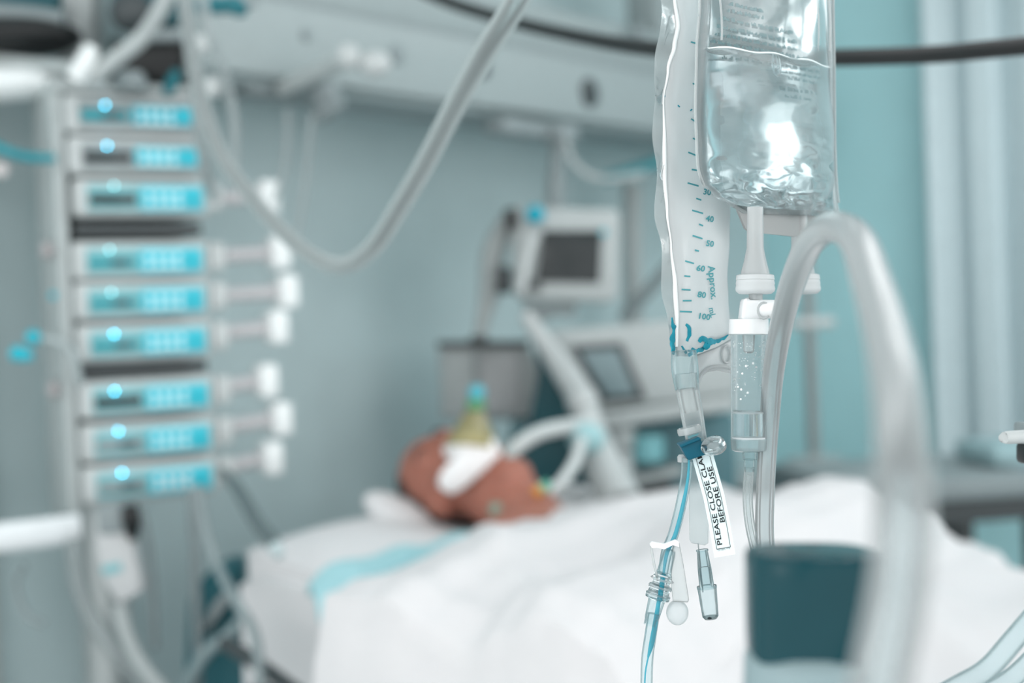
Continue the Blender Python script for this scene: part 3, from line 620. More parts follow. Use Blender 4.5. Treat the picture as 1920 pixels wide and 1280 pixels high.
# ------------------------------------------------------------------ infusion bag
BT = math.radians(46); bu = V((math.cos(BT), math.sin(BT), 0)); bn = V((math.sin(BT), -math.cos(BT), 0))
BGO = P(1312, 200, .686)
def bagp(x, y, off=0): return onpl(x, y, BGO, bn) + bn * off
zl = bagp(1345, 86).z
LE = [(-70, 1318), (0, 1312), (100, 1306), (200, 1304), (300, 1307), (340, 1313), (365, 1335), (385, 1368), (400, 1392)]
RE = [(-70, 1561), (0, 1562), (140, 1564), (250, 1565), (330, 1567), (365, 1570), (385, 1572), (400, 1575)]
def pillow(y0, y1, ins, thick, nr=70, ncol=44, top_z=None, wr=.0015, seed=0, flat_edge=.07, tk=None):
    bm = bmesh.new(); rows = []
    for i in range(nr):
        y = y0 + (y1 - y0) * i / (nr - 1); xl, xr = interp(LE, y), interp(RE, y)
        a, b = bagp(xl, y), bagp(xr, y)
        if True:   # keep each row level in the world
            zc = bagp(xl, y).z; a = V((a.x, a.y, zc)); b = V((b.x, b.y, zc))
        wv = b - a; a2 = a + wv * ins; b2 = b - wv * ins; T = (tk or thick)(y)
        ring = []
        for sgn in (1, -1):
            for j in range(ncol):
                u = j / (ncol - 1); u = u if sgn == 1 else 1 - u
                if sgn == -1 and j in (0, ncol - 1): continue
                e = max(0, (min(u, 1 - u) - flat_edge) / (.5 - flat_edge)) if flat_edge else min(u, 1 - u) * 2
                h = (1 - (1 - e) ** 2.2) ** .5 if e > 0 else 0
                p = a2.lerp(b2, u)
                nz = noise.noise(V((u * 5 + seed, y / 45, sgn * 3))) + .6 * noise.noise(V((u * 11, y / 18, sgn * 5 + seed)))
                low = max(0, (y - 240) / 120)
                p = p + bn * (sgn * (T * h + .0002) + nz * wr * h * (.25 + 1.9 * low))
                ring.append(bm.verts.new(p))
        rows.append(ring)
    n = len(rows[0])
    for i in range(nr - 1):
        for k in range(n): bm.faces.new((rows[i][k], rows[i][(k + 1) % n], rows[i + 1][(k + 1) % n], rows[i + 1][k]))
    bm.faces.new(rows[0]); bm.faces.new(rows[-1][::-1]); return bm
TKN = lambda y: interp([(-70, .004), (40, .007), (100, .0115), (220, .017), (320, .016), (370, .009), (400, .003)], y)
bag = thing('infusion_bag', 'clear infusion bag half full of clear fluid with two bottom ports', 'infusion bag', bagp(1440, 430), None)
obj('film', pillow(-70, 400, 0, TKN), FILM, bag)
obj('fluid', pillow(88, 388, .065, lambda y: TKN(y) * .93, flat_edge=0, seed=2), FLUID, bag)
# meniscus ring
def frontz(u, z, side=1, f=.93):
    return None
bm = bmesh.new()
a, b = bagp(1308, 88), bagp(1562, 88); zc = a.z; b.z = zc; wv = b - a
mp = []
for sgn in (1, -1):
    for j in range(30):
        u = j / 29; u = u if sgn == 1 else 1 - u
        e = min(u, 1 - u) * 2; h = (1 - (1 - e) ** 2.2) ** .5
        mp.append(a + wv * (.065 + .87 * u) + bn * (sgn * (TKN(88) * .95 * h + .0003)) + Z * (.0006 * math.sin(j * .7)))
mp.append(mp[0]); tube(mp, .00055, n=8, sub=1, bm=bm)
obj('waterline', bm, mat('waterline_white', (235, 245, 246), .15), bag)
# welded edges
obj('left_weld', tube([bagp(interp(LE, y), y) for y in range(-70, 360, 30)], .0007, n=8), HAZY, bag)
obj('right_weld', tube([bagp(interp(RE, y), y) for y in range(-70, 400, 30)], .0009, n=8), HAZY, bag)
for x, w_ in ((1326, .0005), (1478 + 35, .0005), (1535, .0006)):
    obj('film_crease', tube([bagp(x + (y / 60) + 3 * math.sin(y * .03), y, .0075 if x < 1500 else .006) for y in range(-60, 86 if x < 1500 else 118, 20)], w_, n=8), HAZY, bag)
obj('bottom_flap', prism([bagp(1380, 384), bagp(1398, 428), bagp(1405, 434), bagp(1492, 444), bagp(1512, 436), bagp(1560, 396)], bn * -.0012), HAZY, bag)
obj('air_bubble', ball(bagp(1426, 128, .0085), (.0042, .002, .0062), ax=(bu, bn, Z)), GLASS, bag)
# illegible rows of small print on the back film
def words(z0, u0, u1, hgt, seed, off=-.005):
    bm = bmesh.new(); rnd = random.Random(seed); u = u0
    O_ = bagp(1312, 0); O_ = V((O_.x, O_.y, 0))
    while u < u1:
        wl = rnd.uniform(.0025, .007)
        for k in range(int(wl / .0011)):
            uu = u + k * .0011; hh = hgt * rnd.choice((.6, .6, .9, 1))
            q = [O_ + bu * (uu + a) + Z * (z0 + b) + bn * off for a, b in ((0, 0), (.0008, 0), (.0008, hh), (0, hh))]
            bm.faces.new([bm.verts.new(p) for p in q])
        u += wl + .0012
    return bm
zt = bagp(1320, 0).z
for k, (u0, u1) in enumerate(((.03, .058), (.03, .060), (.012, .085), (.008, .095), (.008, .092), (.008, .098), (.014, .096), (.02, .098), (.06, .098), (.07, .1), (.062, .098), (.065, .09))):
    dz = [0.002, -.0015, -.006, -.0105, -.0145, -.0185, -.0225, -.027, -.031, -.0345, -.041, -.0445][k]
    obj('fine_print', words(zt + dz, u0, u1, .0019, k), INKP, bag, smooth=False)
# ports
def port(cx, d, dx=0):
    A = P(cx + dx * -1, 388, d); Bt = P(cx, 552, d); L_ = 552 - 388; s = S(1, d)
    f = lambda y: (y - 388) / L_
    ptb = obj('port_tube', lathe(A, Bt, [(0, 15 * s), (f(430), 15.5 * s), (f(465), 16 * s), (f(490), 21 * s), (f(508), 26 * s), (f(518), 27.5 * s)], n=32, cap=False), MILK, bag)
    obj('port_core', lathe(A, Bt, [(f(435), 2 * s), (f(470), 8 * s), (f(500), 11 * s), (f(516), 12 * s)], n=20), MILK, ptb)
    pc = obj('port_cap', lathe(A, Bt, [(f(514), 30 * s), (f(516), 35 * s), (f(524), 36 * s), (f(525), 35 * s), (f(532), 36.5 * s), (f(534), 35.5 * s), (f(541), 37 * s), (f(546), 36 * s), (f(551), 30 * s)], n=40), mat('frosted_cap', (226, 230, 231), .3, trans=.35, ior=1.3), ptb)
port(1416, .700); port(1502, .752, 4)
obj('hanger_tab', prism([bagp(1330, -68), bagp(1550, -68), bagp(1530, -110), bagp(1350, -110)], bn * -.001), HAZY, bag)

# ------------------------------------------------------------------ IV stand carrying everything (its pole stands just right of the frame)
t = thing('iv_stand', 'steel infusion stand at the right edge with pale clamp lever showing', 'infusion stand', V((P(1996, 840, .78).x, P(1996, 840, .78).y, 0)))
pp = P(1996, 840, .78)
obj('pole', lathe(V((pp.x, pp.y, .06)), V((pp.x, pp.y, 1.64)), [(0, .009), (1, .009)]), STEEL, t)
hk = bagp(1440, -110)
obj('hook_bar', tube([V((pp.x, pp.y, 1.635)), V((hk.x + .05, hk.y + .01, 1.64)), V((hk.x, hk.y, 1.63)), V((hk.x - .004, hk.y, hk.z + .004))], .003), STEEL, t)
pk = P(1290, -110, .705)
obj('hook_bar', tube([V((pp.x, pp.y, 1.63)), V((pk.x + .06, pk.y, 1.635)), V((pk.x, pk.y, 1.62)), V((pk.x, pk.y, pk.z))], .003), STEEL, t)
for k in range(5):
    a = 2 * math.pi * k / 5; obj('foot', tube([V((pp.x, pp.y, .07)), V((pp.x + .26 * math.cos(a), pp.y + .26 * math.sin(a), .04))], [.016, .011], sub=1), STEEL, t)
c = P(1945, 836, .76)
obj('collar', box(P(1956, 812, .775), (.026, .02, .0115), (Rt, Fw, Up), .0015), MID, t)
obj('lower_grip', box(P(1958, 850, .775), (.025, .02, .0115), (Rt, Fw, Up), .0025), BLACK, t)
obj('lever', tube([P(1884, 821, .75), P(1888, 820, .75), P(1945, 817, .76)], [.0022, .0034, .0036], sub=4), PALE, t)

# ------------------------------------------------------------------ graduated pouch
QT = math.radians(34); qu = V((math.cos(QT), math.sin(QT), 0)); qn = V((math.sin(QT), -math.cos(QT), 0))
QO = P(1240, 300, .705)
def pq(x, y, off=0): return onpl(x, y, QO, qn) + qn * off
PL = [(-70, 1242), (0, 1240), (60, 1236), (110, 1232), (160, 1226), (205, 1225), (230, 1227), (330, 1229), (400, 1231), (470, 1238), (540, 1244), (600, 1250), (640, 1254), (668, 1262)]
PS = [(-70, 1262), (0, 1262), (50, 1268), (85, 1262), (130, 1250), (190, 1241), (260, 1243), (330, 1243), (400, 1248), (460, 1255), (540, 1263), (600, 1266), (650, 1266), (668, 1268)]
PR = [(-70, 1332), (240, 1332), (340, 1358), (380, 1368), (450, 1366), (520, 1362), (560, 1364), (600, 1367), (625, 1370), (640, 1340), (655, 1310), (668, 1292)]
po = thing('graduated_pouch', 'milky white pouch with blue-green scale marks hanging left of the bag', 'pouch', pq(1290, 660))
def ppill(s):
    bm = bmesh.new(); rows = []; nr = 90; nc = 30
    for i in range(nr):
        y = -70 + 738 * i / (nr - 1); xl, xr = interp(PS, y), interp(PR, y); a, b = pq(xl, y), pq(xr, y); ring = []
        T = interp([(-70, .004), (200, .0055), (450, .006), (600, .005), (668, .003)], y)
        for sgn in (1, -1):
            for j in range(nc):
                if sgn == -1 and j in (0, nc - 1): continue
                u = j / (nc - 1); u = u if sgn == 1 else 1 - u; e = min(u, 1 - u) * 2; h = (1 - (1 - e) ** 2) ** .5
                ring.append(bm.verts.new(a.lerp(b, u) + qn * (sgn * (T * h + .0002) + .0006 * h * noise.noise(V((u * 4, y / 60, sgn * 4))))))
        rows.append(ring)
    n = len(rows[0])
    for i in range(nr - 1):
        for k in range(n): bm.faces.new((rows[i][k], rows[i][(k + 1) % n], rows[i + 1][(k + 1) % n], rows[i + 1][k]))
    bm.faces.new(rows[0]); bm.faces.new(rows[-1][::-1]); return bm
obj('pouch', ppill(0), POUCH, po)
bm = bmesh.new(); A_ = []; B_ = []
for i in range(60):
    y = -70 + 738 * i / 59; A_.append((pq(interp(PL, y), y, .0015 * math.sin(y / 23)), pq(interp(PS, y) + 2, y, .001)))
for sgn in (0, 1):
    vs = [[bm.verts.new(p + qn * (-.0004 * sgn)) for p in r] for r in A_]
    for i in range(59): bm.faces.new((vs[i][0], vs[i][1], vs[i + 1][1], vs[i + 1][0]))
obj('side_flap', bm, clear('flap_film', (238, 243, 243), (218, 224, 225), .42, .3, 1.5, .15, 1.0, bump=.5, bscale=80), po)
obj('seam', tube([pq(interp(PS, y), y, .0012) for y in range(-70, 661, 15)], [.0009 + .0004 * math.sin(y / 40) for y in range(-70, 661, 15)], n=10), mat('seam_plastic', (236, 240, 240), .2), po)
def surf(x, y, lift=.0006):
    a, b = pq(interp(PS, y), y), pq(interp(PR, y), y); p = pq(x, y); u = max(0, min(1, (p - a).length / (b - a).length)); e = min(u, 1 - u) * 2
    T = interp([(-70, .004), (200, .0055), (450, .006), (600, .005), (668, .003)], y)
    return pq(x, y, 0) + qn * (T * (1 - (1 - e) ** 2) ** .5 + lift)
def stroke(pts, r, name='mark', m=INKS, **k):
    return obj(name, tube([surf(*p) for p in pts], r, n=6, sub=4, flat=(qn, .25), **k), m, po)
TICKS = [(1296, 31, 1304, 35), (1283, 82, 1304, 89), (1297, 125, 1303, 127), (1284, 160, 1302, 166), (1294, 199, 1301, 201), (1281, 226, 1295, 235), (1284, 262, 1291, 265), (1276, 288, 1292, 295), (1282, 320, 1293, 322), (1275, 345, 1294, 351),
         (1290, 374, 1299, 377), (1283, 396, 1302, 402), (1295, 422, 1302, 425), (1284, 443, 1301, 449), (1288, 470, 1295, 472), (1273, 490, 1287, 495), (1273, 518, 1282, 519), (1270, 543, 1283, 544), (1272, 564, 1285, 564), (1269, 584, 1286, 585)]
for a, b, c, d in TICKS: stroke([(a, b), ((a + c) / 2, (b + d) / 2), (c, d)], .00042, 'scale_mark')
def sf(cx, cy, ang, sc):
    ca, sa = math.cos(ang), math.sin(ang)
    def f(x, y):
        X, Y = x * sc, -y * sc; return surf(cx + X * ca - Y * sa, cy + X * sa + Y * ca, .0009)
    return f
NUMS = [('10', 1298, 249), ('20', 1300, 307), ('30', 1301, 366), ('40', 1306, 416), ('50', 1306, 462), ('60', 1290, 508), ('80', 1293, 557), ('100', 1294, 597)]
for s_, x, y in NUMS: text('scale_number', s_, INKS, po, 1, sf(x, y, .15, 15), bold=.03)
text('scale_caption', 'Approx.', INKS, po, 1, sf(1311, 500, 1.45, 19), bold=.02)
text('scale_caption', 'mL', INKS, po, 1, sf(1314, 578, 1.35, 15), bold=.02)
# print blotches
for pts, rr in (([(1250, 595), (1252, 608), (1258, 612), (1254, 622), (1252, 640), (1254, 655), (1253, 664)], [.0003, .0007, .0011, .0008, .0011, .0009, .0006]),
                ([(1277, 608), (1282, 616), (1283, 628), (1280, 640)], [.0004, .0008, .0008, .0007]),
                ([(1301, 642), (1306, 634), (1314, 636), (1318, 642), (1312, 650), (1322, 640), (1335, 637), (1348, 634), (1358, 628)], [.0006, .001, .0007, .0012, .0014, .0012, .0009, .0009, .0006]),
                ([(1320, 646), (1312, 651), (1300, 656), (1290, 661), (1282, 666)], [.0009, .0009, .0007, .0011, .0006]),
                ([(1272, 648), (1275, 656), (1278, 663)], [.0007, .0006, .0004]),
                ([(1242, 178), (1242, 182)], [.0005, .0005]), ([(1261, 201), (1260, 203)], [.0005, .0005]), ([(1281, 208), (1282, 210)], [.0005, .0005])):
    stroke(pts, [q * 1.45 for q in rr], 'ink_print', INK, wob=1.3)
for (x, y, s_) in ((1240, 44, 1), (1237, 58, 1), (1236, 76, 1), (1233, 322, 1), (1231, 372, .8)):
    stroke([(x - 4, y + 12 * s_), (x, y), (x + 5, y - 12 * s_)], .00014, 'fine_writing', MID)
obj('bottom_weld', prism([pq(1300, 668, .001), pq(1347, 650, .001), pq(1372, 636, .001), pq(1372, 662, .001), pq(1372, 700, .001), pq(1345, 694, .001), pq(1325, 697, .001), pq(1312, 708, .001), pq(1306, 722, .001), pq(1304, 746, .001), pq(1298, 744, .001), pq(1294, 700, .001)], qn * -.0025, bev=.0004), MILK, po)
obj('weld_ring', tube([pq(1358 + 8 * math.cos(a) , 664 + 16 * math.sin(a), .0018) for a in [k * math.pi / 8 for k in range(17)]], .0007, n=8, sub=2), MILK, po)
obj('arch_rim', tube([pq(x, y, .0018) for x, y in ((1372, 691), (1345, 687), (1325, 690), (1311, 702), (1304, 722))], .0009, n=8), MILK, po)
obj('outlet_sleeve', pt([(1282, 658, .703), (1284, 690, .702), (1288, 730, .70)], [.0062, .0068, .0058], n=24), CYT, po)
obj('outlet_tube', pt([(1286, 700, .70), (1290, 735, .70), (1298, 780, .70), (1306, 826, .70)], [.0054, .0058, .0056, .0052], n=24), TUBE, po)
obj('outlet_core', pt([(1288, 728, .70), (1293, 756, .70), (1297, 772, .70)], [.0036, .0036, .0036], n=20), HAZY, po)
obj('outlet_band', lathe(P(1291, 800, .70), P(1294, 812, .70), [(0, .0058), (.5, .0061), (1, .0058)], cap=False), HAZY, po)

# ------------------------------------------------------------------ teal line clamp
t = thing('line_clamp', 'dark teal clamp with clear thumb loop on the line below the pouch', 'clamp', P(1300, 862, .7))
obj('body', pprism([(1275, 835), (1313, 822), (1327, 851), (1291, 863)], .692, .011, .0006), mat('clamp_teal', (0, 84, 104), .4, spec=.3), t)
obj('rim', pprism([(1274, 834), (1310, 819), (1316, 823), (1277, 839)], .690, .013, .0004), mat('clamp_teal', (0, 84, 104), .4, spec=.3), t)
obj('inner_stem', pprism([(1290, 818), (1312, 812), (1304, 820), (1304, 832), (1292, 834)], .699, .003, .0003), mat('stem_teal', (40, 165, 180), .35), t)
def torusloop():
    pts = [P(1337 + 17 * math.cos(a) * (1.0), 835 + 12.5 * math.sin(a) - .2 * 17 * math.cos(a), .69 + .002 * math.sin(2 * a)) for a in [2 * math.pi * k / 24 for k in range(25)]]
    return tube(pts, .0016, n=12, sub=1)
tl = obj('thumb_loop', torusloop(), GLASS, t)
obj('loop_body', ball(P(1339, 836, .694), (.0062, .0035, .0045)), clear('loop_clear', (243, 247, 247), (230, 234, 235), .3, .6, 1.5, .1, 1.6, bump=.6, bscale=300), tl)
# ------------------------------------------------------------------ label tag
CT = [(0, 1361.0, 1052.), (12, 1359, 1040), (68, 1349.5, 985), (125, 1338.5, 930), (200, 1318, 857), (225, 1310, 833)]
def lab(s, wd, off=0):
    """s px up along the tag from its foot, wd px to the left of the centre line"""
    for (s0, x0, y0), (s1, x1, y1) in zip(CT, CT[1:]):
        if s <= s1 or s1 == 225:
            k = (s - s0) / (s1 - s0); break
    x = x0 + (x1 - x0) * k; y = y0 + (y1 - y0) * k
    e = 3.0
    def cen(q):
        for (a0, xx0, yy0), (a1, xx1, yy1) in zip(CT, CT[1:]):
            if q <= a1 or a1 == 225:
                kk = (q - a0) / (a1 - a0); return V((xx0 + (xx1 - xx0) * kk, yy0 + (yy1 - yy0) * kk))
    tg = (cen(s + 18) - cen(s - 18)).normalized()
    nx, ny = tg.y, -tg.x     # left of travel (upwards)
    return P(x + nx * wd, y + ny * wd, .700 - off + .00002 * (s - 100))
t = thing('warning_tag', 'pale blue-white paper tag printed with a clamp warning', 'tag', P(1355, 1050, .7))
bm = bmesh.new(); a_, g1 = grid(40, 4, lambda a, b: lab(10 + 195 * a, -20 + 40 * b), bm); _, g2 = grid(40, 4, lambda a, b: lab(10 + 195 * a, -20 + 40 * b, -.0003), bm)
for A, Bv in ((g1[0], g2[0]), (g1[-1], g2[-1]), ([r[0] for r in g1], [r[0] for r in g2]), ([r[-1] for r in g1], [r[-1] for r in g2])):
    for k in range(len(A) - 1): bm.faces.new((A[k], A[k + 1], Bv[k + 1], Bv[k]))
obj('paper', bm, LABEL, t)
def lm(x0, w0, sx, sy): return lambda x, y: lab(x0 + x * sx, w0 + y * sy, .0003)
text('warning_text', 'PLEASE CLOSE CLAMP', BLK, t, 1, lm(31, 1.5, 19.6, 13.0), bold=.014)
text('warning_text', 'BEFORE USE', BLK, t, 1, lm(72, -11.0, 20, 13.0), bold=.014)
text('part_number', 'Part. 5085102', MID, t, 1, lambda x, y: lab(22 - (y - .5) * 5.5, -12 + x * 4.2, .0003))
bm = bmesh.new()
def line(a, b, w_):
    for (s0, w0), (s1, w1) in zip(a[:-1], a[1:]):
        pass
for wd in (-13, 13):
    g = [[bm.verts.new(lab(25 + 180 * k / 30, wd + e, .0003)) for e in (-.45, .45)] for k in range(31)]
    for k in range(30): bm.faces.new((g[k][0], g[k][1], g[k + 1][1], g[k + 1][0]))
g = [[bm.verts.new(lab(25 + e, -13 + 26 * k / 6, .0003)) for e in (-.6, .6)] for k in range(7)]
for k in range(6): bm.faces.new((g[k][0], g[k][1], g[k + 1][1], g[k + 1][0]))
obj('border_line', bm, BLK, t, smooth=False)
# translucent strap
tag(obj('clear_strap', pprism([(1296, 868), (1312, 864), (1330, 930), (1328, 1018), (1322, 1022), (1297, 1018), (1293, 1012), (1292, 900)], .706, .0012, .0002), clear('strap_clear', (244, 248, 248), (240, 243, 244), .22, .3, 2, .3, .6)), 'translucent strap hanging behind the printed warning tag', 'strap')
# ------------------------------------------------------------------ extension line with cyan lumen
t = thing('extension_line', 'clear line with cyan core running down from the teal clamp', 'infusion line', P(1212, 1290, .7))
L1 = [(1288, 858, .702), (1286, 895, .702), (1277, 945, .701), (1263, 1000, .70), (1250, 1035, .70), (1243, 1075, .70)]
obj('upper_tube', pt(L1, [.0027] * 4 + [.0028, .0024], n=20), CYT, t)
obj('upper_core', pt([(x + (4 if i < 4 else 1), y, d) for i, (x, y, d) in enumerate(L1)], [.0005, .0007, .0010, .0011, .0010, .0006], n=12), DYE, t)
obj('top_collar', lathe(P(1281, 852, .704), P(1281, 866, .704), [(0, .0022), (.3, .003), (1, .0028)]), MILK, t)
ax = lambda y: 1246 - (y - 1070) * .27
def al(y0, y1, prof, nm, m, cap=False): obj(nm, lathe(P(ax(y0), y0, .70), P(ax(y1), y1, .70), prof, n=32, cap=cap), m, t)
al(1030, 1078, [(0, .0020), (.06, .0030), (.2, .0032), (.8, .0036), (1, .0038)], 'luer_cone', CYT)
al(1074, 1124, [(0, .0036), (.05, .0045), (.2, .0048), (.25, .0042), (.42, .0044), (.47, .0056), (.6, .0058), (.64, .0052), (.75, .0054), (.8, .0062), (.95, .0060), (1, .0046)], 'luer_lock', GLASS, True)
al(1118, 1172, [(0, .0042), (.1, .0042), (.75, .0036), (.8, .0033), (1, .0031)], 'lower_sleeve', CYT)
for y in (1084, 1098, 1112): al(y, y + 4, [(0, .0052), (.5, .0060), (1, .0052)], 'lock_ring', HAZY)
obj('lower_tube', pt([(1226, 1150, .70), (1219, 1195, .70), (1213, 1245, .70), (1212, 1330, .70)], .0030, n=20), CYT, t)
obj('lower_core', pt([(1243, 1082, .70), (1236, 1122, .699), (1230, 1160, .699), (1222, 1205, .699), (1215, 1232, .699)], [.0009, .0010, .0012, .0013, .0005], n=12), DYE, t)
obj('lower_core', pt([(1217, 1225, .70), (1210, 1262, .70), (1208, 1320, .70)], [.0004, .0004, .0004], n=8), DYE, t)
# slide clamp
t = thing('slide_clamp', 'white plastic slide clamp around the cyan line', 'clamp', P(1255, 1130, .7))
obj('top_bar', pprism([(1219, 1021), (1223, 1016), (1247, 1020), (1267, 1012), (1273, 1015), (1274, 1026), (1262, 1022), (1246, 1030), (1232, 1027), (1223, 1028)], .694, .004, .0004), mat('clamp_white', (250, 251, 251), .35), t)
obj('right_plate', pprism([(1262, 1018), (1274, 1018), (1282, 1060), (1292, 1124), (1290, 1129), (1262, 1128), (1258, 1090)], .698, .0018, .0003), HAZY, t)
obj('left_edge', pt([(1221, 1024, .695), (1226, 1055, .696), (1234, 1088, .698)], .0006, n=8), HAZY, t)
tag(obj('end_cap', ball(P(1270, 1148, .703), (.0055, .004, .0063)), clear('cap_clear', (246, 249, 250), (250, 252, 252), .35, .35, 1.5, .2, .5)), 'rounded milky end cap beside the slide clamp', 'cap')
# hanging spike connector
t = thing('tube_connector', 'clear grey-blue stepped connector hanging below the warning tag', 'connector', P(1333, 1160, .70))
def cl(y0, y1, prof, nm, m, cap=False):
    g = lambda y: 1316.5 + (y - 1030) * .125
    obj(nm, lathe(P(g(y0), y0, .70), P(g(y1), y1, .70), prof, n=32, cap=cap), m, t)
EDGE = clear('grey_blue_clear', (242, 249, 250), (150, 186, 192), .06, .85, 2.6, .08, .9)
cl(1030, 1104, [(0, .0026), (.02, .0029), (.05, .0027), (.5, .0034), (1, .0037)], 'upper_barrel', EDGE)
cl(1032, 1100, [(0, .0019), (.45, .0021), (.48, .0026), (1, .0027)], 'inner_barrel', EDGE)
cl(1098, 1158, [(0, .0044), (.04, .0049), (.12, .0047), (.5, .0044), (.95, .0040), (1, .0034)], 'lower_barrel', EDGE)
cl(1098, 1102, [(0, .0049), (1, .0049)], 'step_ring', EDGE); cl(1030, 1033, [(0, .0030), (1, .0030)], 'top_ring', EDGE)
cl(1155, 1160, [(0, .0038), (1, .0030)], 'end_face', HAZY, True)
obj('bore', ball(P(1330.5, 1158.5, .6965), (.0011, .0006, .0006)), BLK, t)
obj('needle', pt([(1309, 1018, .699), (1311, 1040, .699), (1318, 1110, .70)], .0003, n=8), MID, t)

# ------------------------------------------------------------------ drip chamber
t = thing('drip_chamber', 'clear drip chamber with white cap and tiny bubbles under the left port', 'drip chamber', P(1404, 870, .70))
s = S(1, .70)
def dc(y0, y1, prof, nm, m, cap=True, x0=1404, x1=None, n=40):
    return obj(nm, lathe(P(x0, y0, .70), P(x1 or x0, y1, .70), [(h, r * s) for h, r in prof], n=n, cap=cap), m, t)
dc(548, 562, [(0, 13), (1, 13)], 'spike', MILK, x0=1417)
SPK = mat('spike_white', (226, 229, 230), .3)
obj('spike_body', pprism([(1395, 560), (1404, 558), (1404, 562), (1430, 562), (1438, 566), (1440, 600), (1390, 600)], .694, .012, .0012), SPK, t)
spo = obj('side_port', lathe(P(1424, 580, .693), P(1456, 579, .690), [(0, 17 * s), (.1, 18 * s), (.9, 17 * s), (1, 14 * s)], n=32), SPK, t)
obj('vent_ring', tube([P(1432 + 11 * math.cos(a), 582 + 15 * math.sin(a), .6885) for a in [k * math.pi / 8 for k in range(17)]], .0006, n=8, sub=1), MILK, spo)
dc(598, 627, [(0, 35), (.03, 36.5), (.95, 37), (1, 35)], 'cap', SPK)
chw = dc(626, 826, [(0, 33.5), (1, 33.5)], 'chamber_wall', clear('chamber_wall', (248, 251, 252), (236, 242, 243), .10, .7, 2.6, .1, .45), False)
dc(628, 824, [(0, 30.5), (1, 30.5)], 'chamber_lining', clear('chamber_lining', (250, 252, 252), (205, 214, 215), .03, .35, 5, .1, .3), False)
dc(773, 822, [(0, 30.2), (1, 30.2)], 'fluid', FLUID)
dc(771, 775, [(0, 30), (.4, 31.2), (1, 30.6)], 'waterline', HAZY, False)
dc(628, 662, [(0, 12), (.9, 10), (1, 6)], 'drip_nozzle', HAZY)
dc(822, 846, [(0, 33.5), (.1, 33.8), (.15, 33.8), (.9, 32), (1, 26)], 'base_ring', clear('base_clear', (228, 243, 245), (215, 235, 238), .35, .6, 1.5, .1, 1.3))
dc(819, 823, [(0, 31), (.5, 32.5), (1, 32.5)], 'base_plate', SPK)
dc(846, 862, [(0, 14), (1, 13)], 'outlet', CYT, x0=1406); dc(860, 884, [(0, 10.5), (1, 9.5)], 'outlet_neck', CYT, x0=1405)
obj('drip_tube', pt([(1405, 876, .70), (1402, 930, .70), (1405, 975, .70), (1414, 1020, .70), (1430, 1080, .70)], 9.5 * s, n=24), TUBE, t)
obj('drip_tube_bore', pt([(1405, 890, .70), (1402, 930, .70), (1405, 975, .70), (1414, 1020, .70), (1430, 1080, .70)], 4.5 * s, n=16), TUBE, t)
rnd = random.Random(11)
BUB = mat('bubble_glint_white', (252, 254, 254), .08, var=0, spec=.8)  # opaque white stands in for the bright glints of clear bubbles
big = [(1412, 681, 2.6), (1418, 688, 2.4), (1377, 711, 2.8), (1399, 686, 2.6), (1392, 700, 2.2), (1390, 730, 2.4), (1402, 736, 2.4), (1384, 725, 2), (1389, 748, 2)]
for i in range(85):
    if i < len(big): x, y, r_ = big[i]
    else: x = 1404 + 29 * rnd.uniform(-1, 1); y = 640 + abs(rnd.gauss(0, 1)) * 42; r_ = rnd.uniform(.6, 1.3)
    if y > 765: continue
    dxr = max(-.98, min(.98, (x - 1404) / 30)); dep = math.sqrt(1 - dxr * dxr) * 30 * s * (1 if rnd.random() < .75 else -1)
    obj('bubble', ball(P(x, y, .70 - dep), r_ * s, seg=10 if r_ < 3 else 16), BUB, chw)

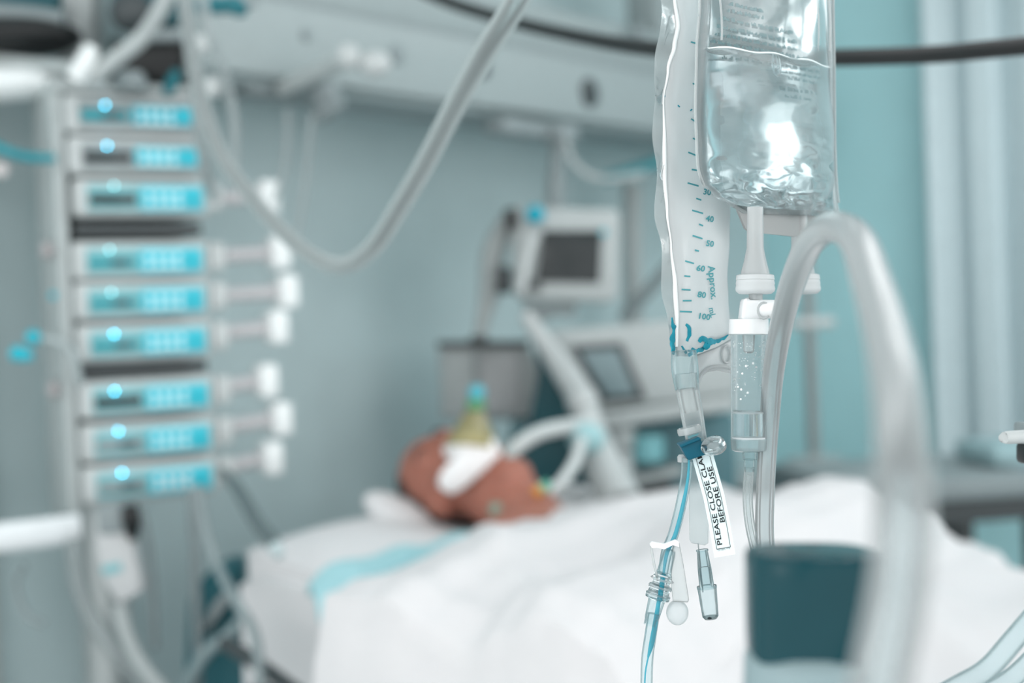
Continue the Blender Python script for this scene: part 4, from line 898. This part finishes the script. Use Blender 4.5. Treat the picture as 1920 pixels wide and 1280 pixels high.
# ------------------------------------------------------------------ arched tube towards the camera
t = thing('arched_tube', 'thick clear tube arching forward in front of the fluid bag', 'tube', P(1436, 1060, .70))
AP = [(1446, 1100, .70), (1434, 1010, .70), (1436, 900, .70), (1442, 800, .70), (1450, 700, .69), (1465, 610, .67), (1488, 525, .635), (1520, 455, .59), (1562, 425, .535), (1605, 448, .475), (1635, 530, .42), (1662, 630, .375), (1684, 750, .335), (1693, 870, .31), (1693, 1000, .30), (1680, 1130, .30), (1640, 1330, .30)]
rr = [.0046, .0046, .0046, .0048, .0052, .0056, .0058, .0059, .0059, .0060, .0060, .0060, .0062, .0062, .0062, .0064, .0066]
obj('outer_wall', pt(AP, rr, n=28), clear('arch_tubing', (244, 248, 249), (244, 248, 249), .24, .8, 1.7, .16, 1.0), t)
obj('inner_wall', pt(AP, [r * .62 for r in rr], n=20), clear('arch_lumen', (244, 248, 248), (232, 238, 239), .22, .6, 2.4, .1), t)
tag(obj('coiled_tube', pt([(1700, 1340, .62), (1790, 1290, .62), (1850, 1255, .62), (1900, 1200, .62), (1960, 1130, .62)], .0048, n=24), CYT), 'clear blue-edged tube curving through the bottom right corner', 'tube')
tag(obj('second_coiled_tube', pt([(1760, 1350, .64), (1850, 1300, .64), (1905, 1265, .64), (1970, 1200, .64)], .0046, n=24), CYT), 'outermost clear tube right at the bottom right corner', 'tube')

# ------------------------------------------------------------------ foreground teal capped bottle
t = thing('capped_bottle', 'blurred dark teal cap on a pale translucent bottle in the foreground', 'bottle', P(1520, 1560, .47))
gd = .45
def loft(rows, dep, n=36, e=3.2):
    """rows: (y, xl, xr); superellipse sections"""
    bm = bmesh.new(); R = []
    for y, xl, xr, k in rows:
        c = P((xl + xr) / 2, y, gd); a = S((xr - xl) / 2, gd); b = dep * k
        R.append([bm.verts.new(c + Rt * (a * math.copysign(abs(math.cos(q)) ** (2 / e), math.cos(q))) + Fw * (b * math.copysign(abs(math.sin(q)) ** (2 / e), math.sin(q)))) for q in [2 * math.pi * i / n for i in range(n)]])
    for i in range(len(R) - 1):
        for j in range(n): bm.faces.new((R[i][j], R[i][(j + 1) % n], R[i + 1][(j + 1) % n], R[i + 1][j]))
    bm.faces.new(R[0][::-1]); bm.faces.new(R[-1]); return bm
obj('cap', loft([(1030, 1418, 1628, .82), (1033, 1408, 1640, .93), (1042, 1402, 1649, .98), (1060, 1401, 1650, 1), (1130, 1402, 1636, .98), (1190, 1403, 1618, .95), (1235, 1406, 1604, .9)], .02), mat('cap_teal', (0, 58, 66), .2, spec=.3), t)
obj('bottle_body', loft([(1198, 1455, 1545, .4), (1204, 1430, 1572, .7), (1216, 1406, 1598, .92), (1236, 1398, 1618, 1.06), (1300, 1396, 1640, 1.12), (1560, 1396, 1640, 1.12)], .0205, e=2.4), mat('bottle_translucent', (158, 180, 184), .35, trans=.35, ior=1.2), t)
for o in list(C.objects):
    if '_w' in o.keys(): del o['_w']
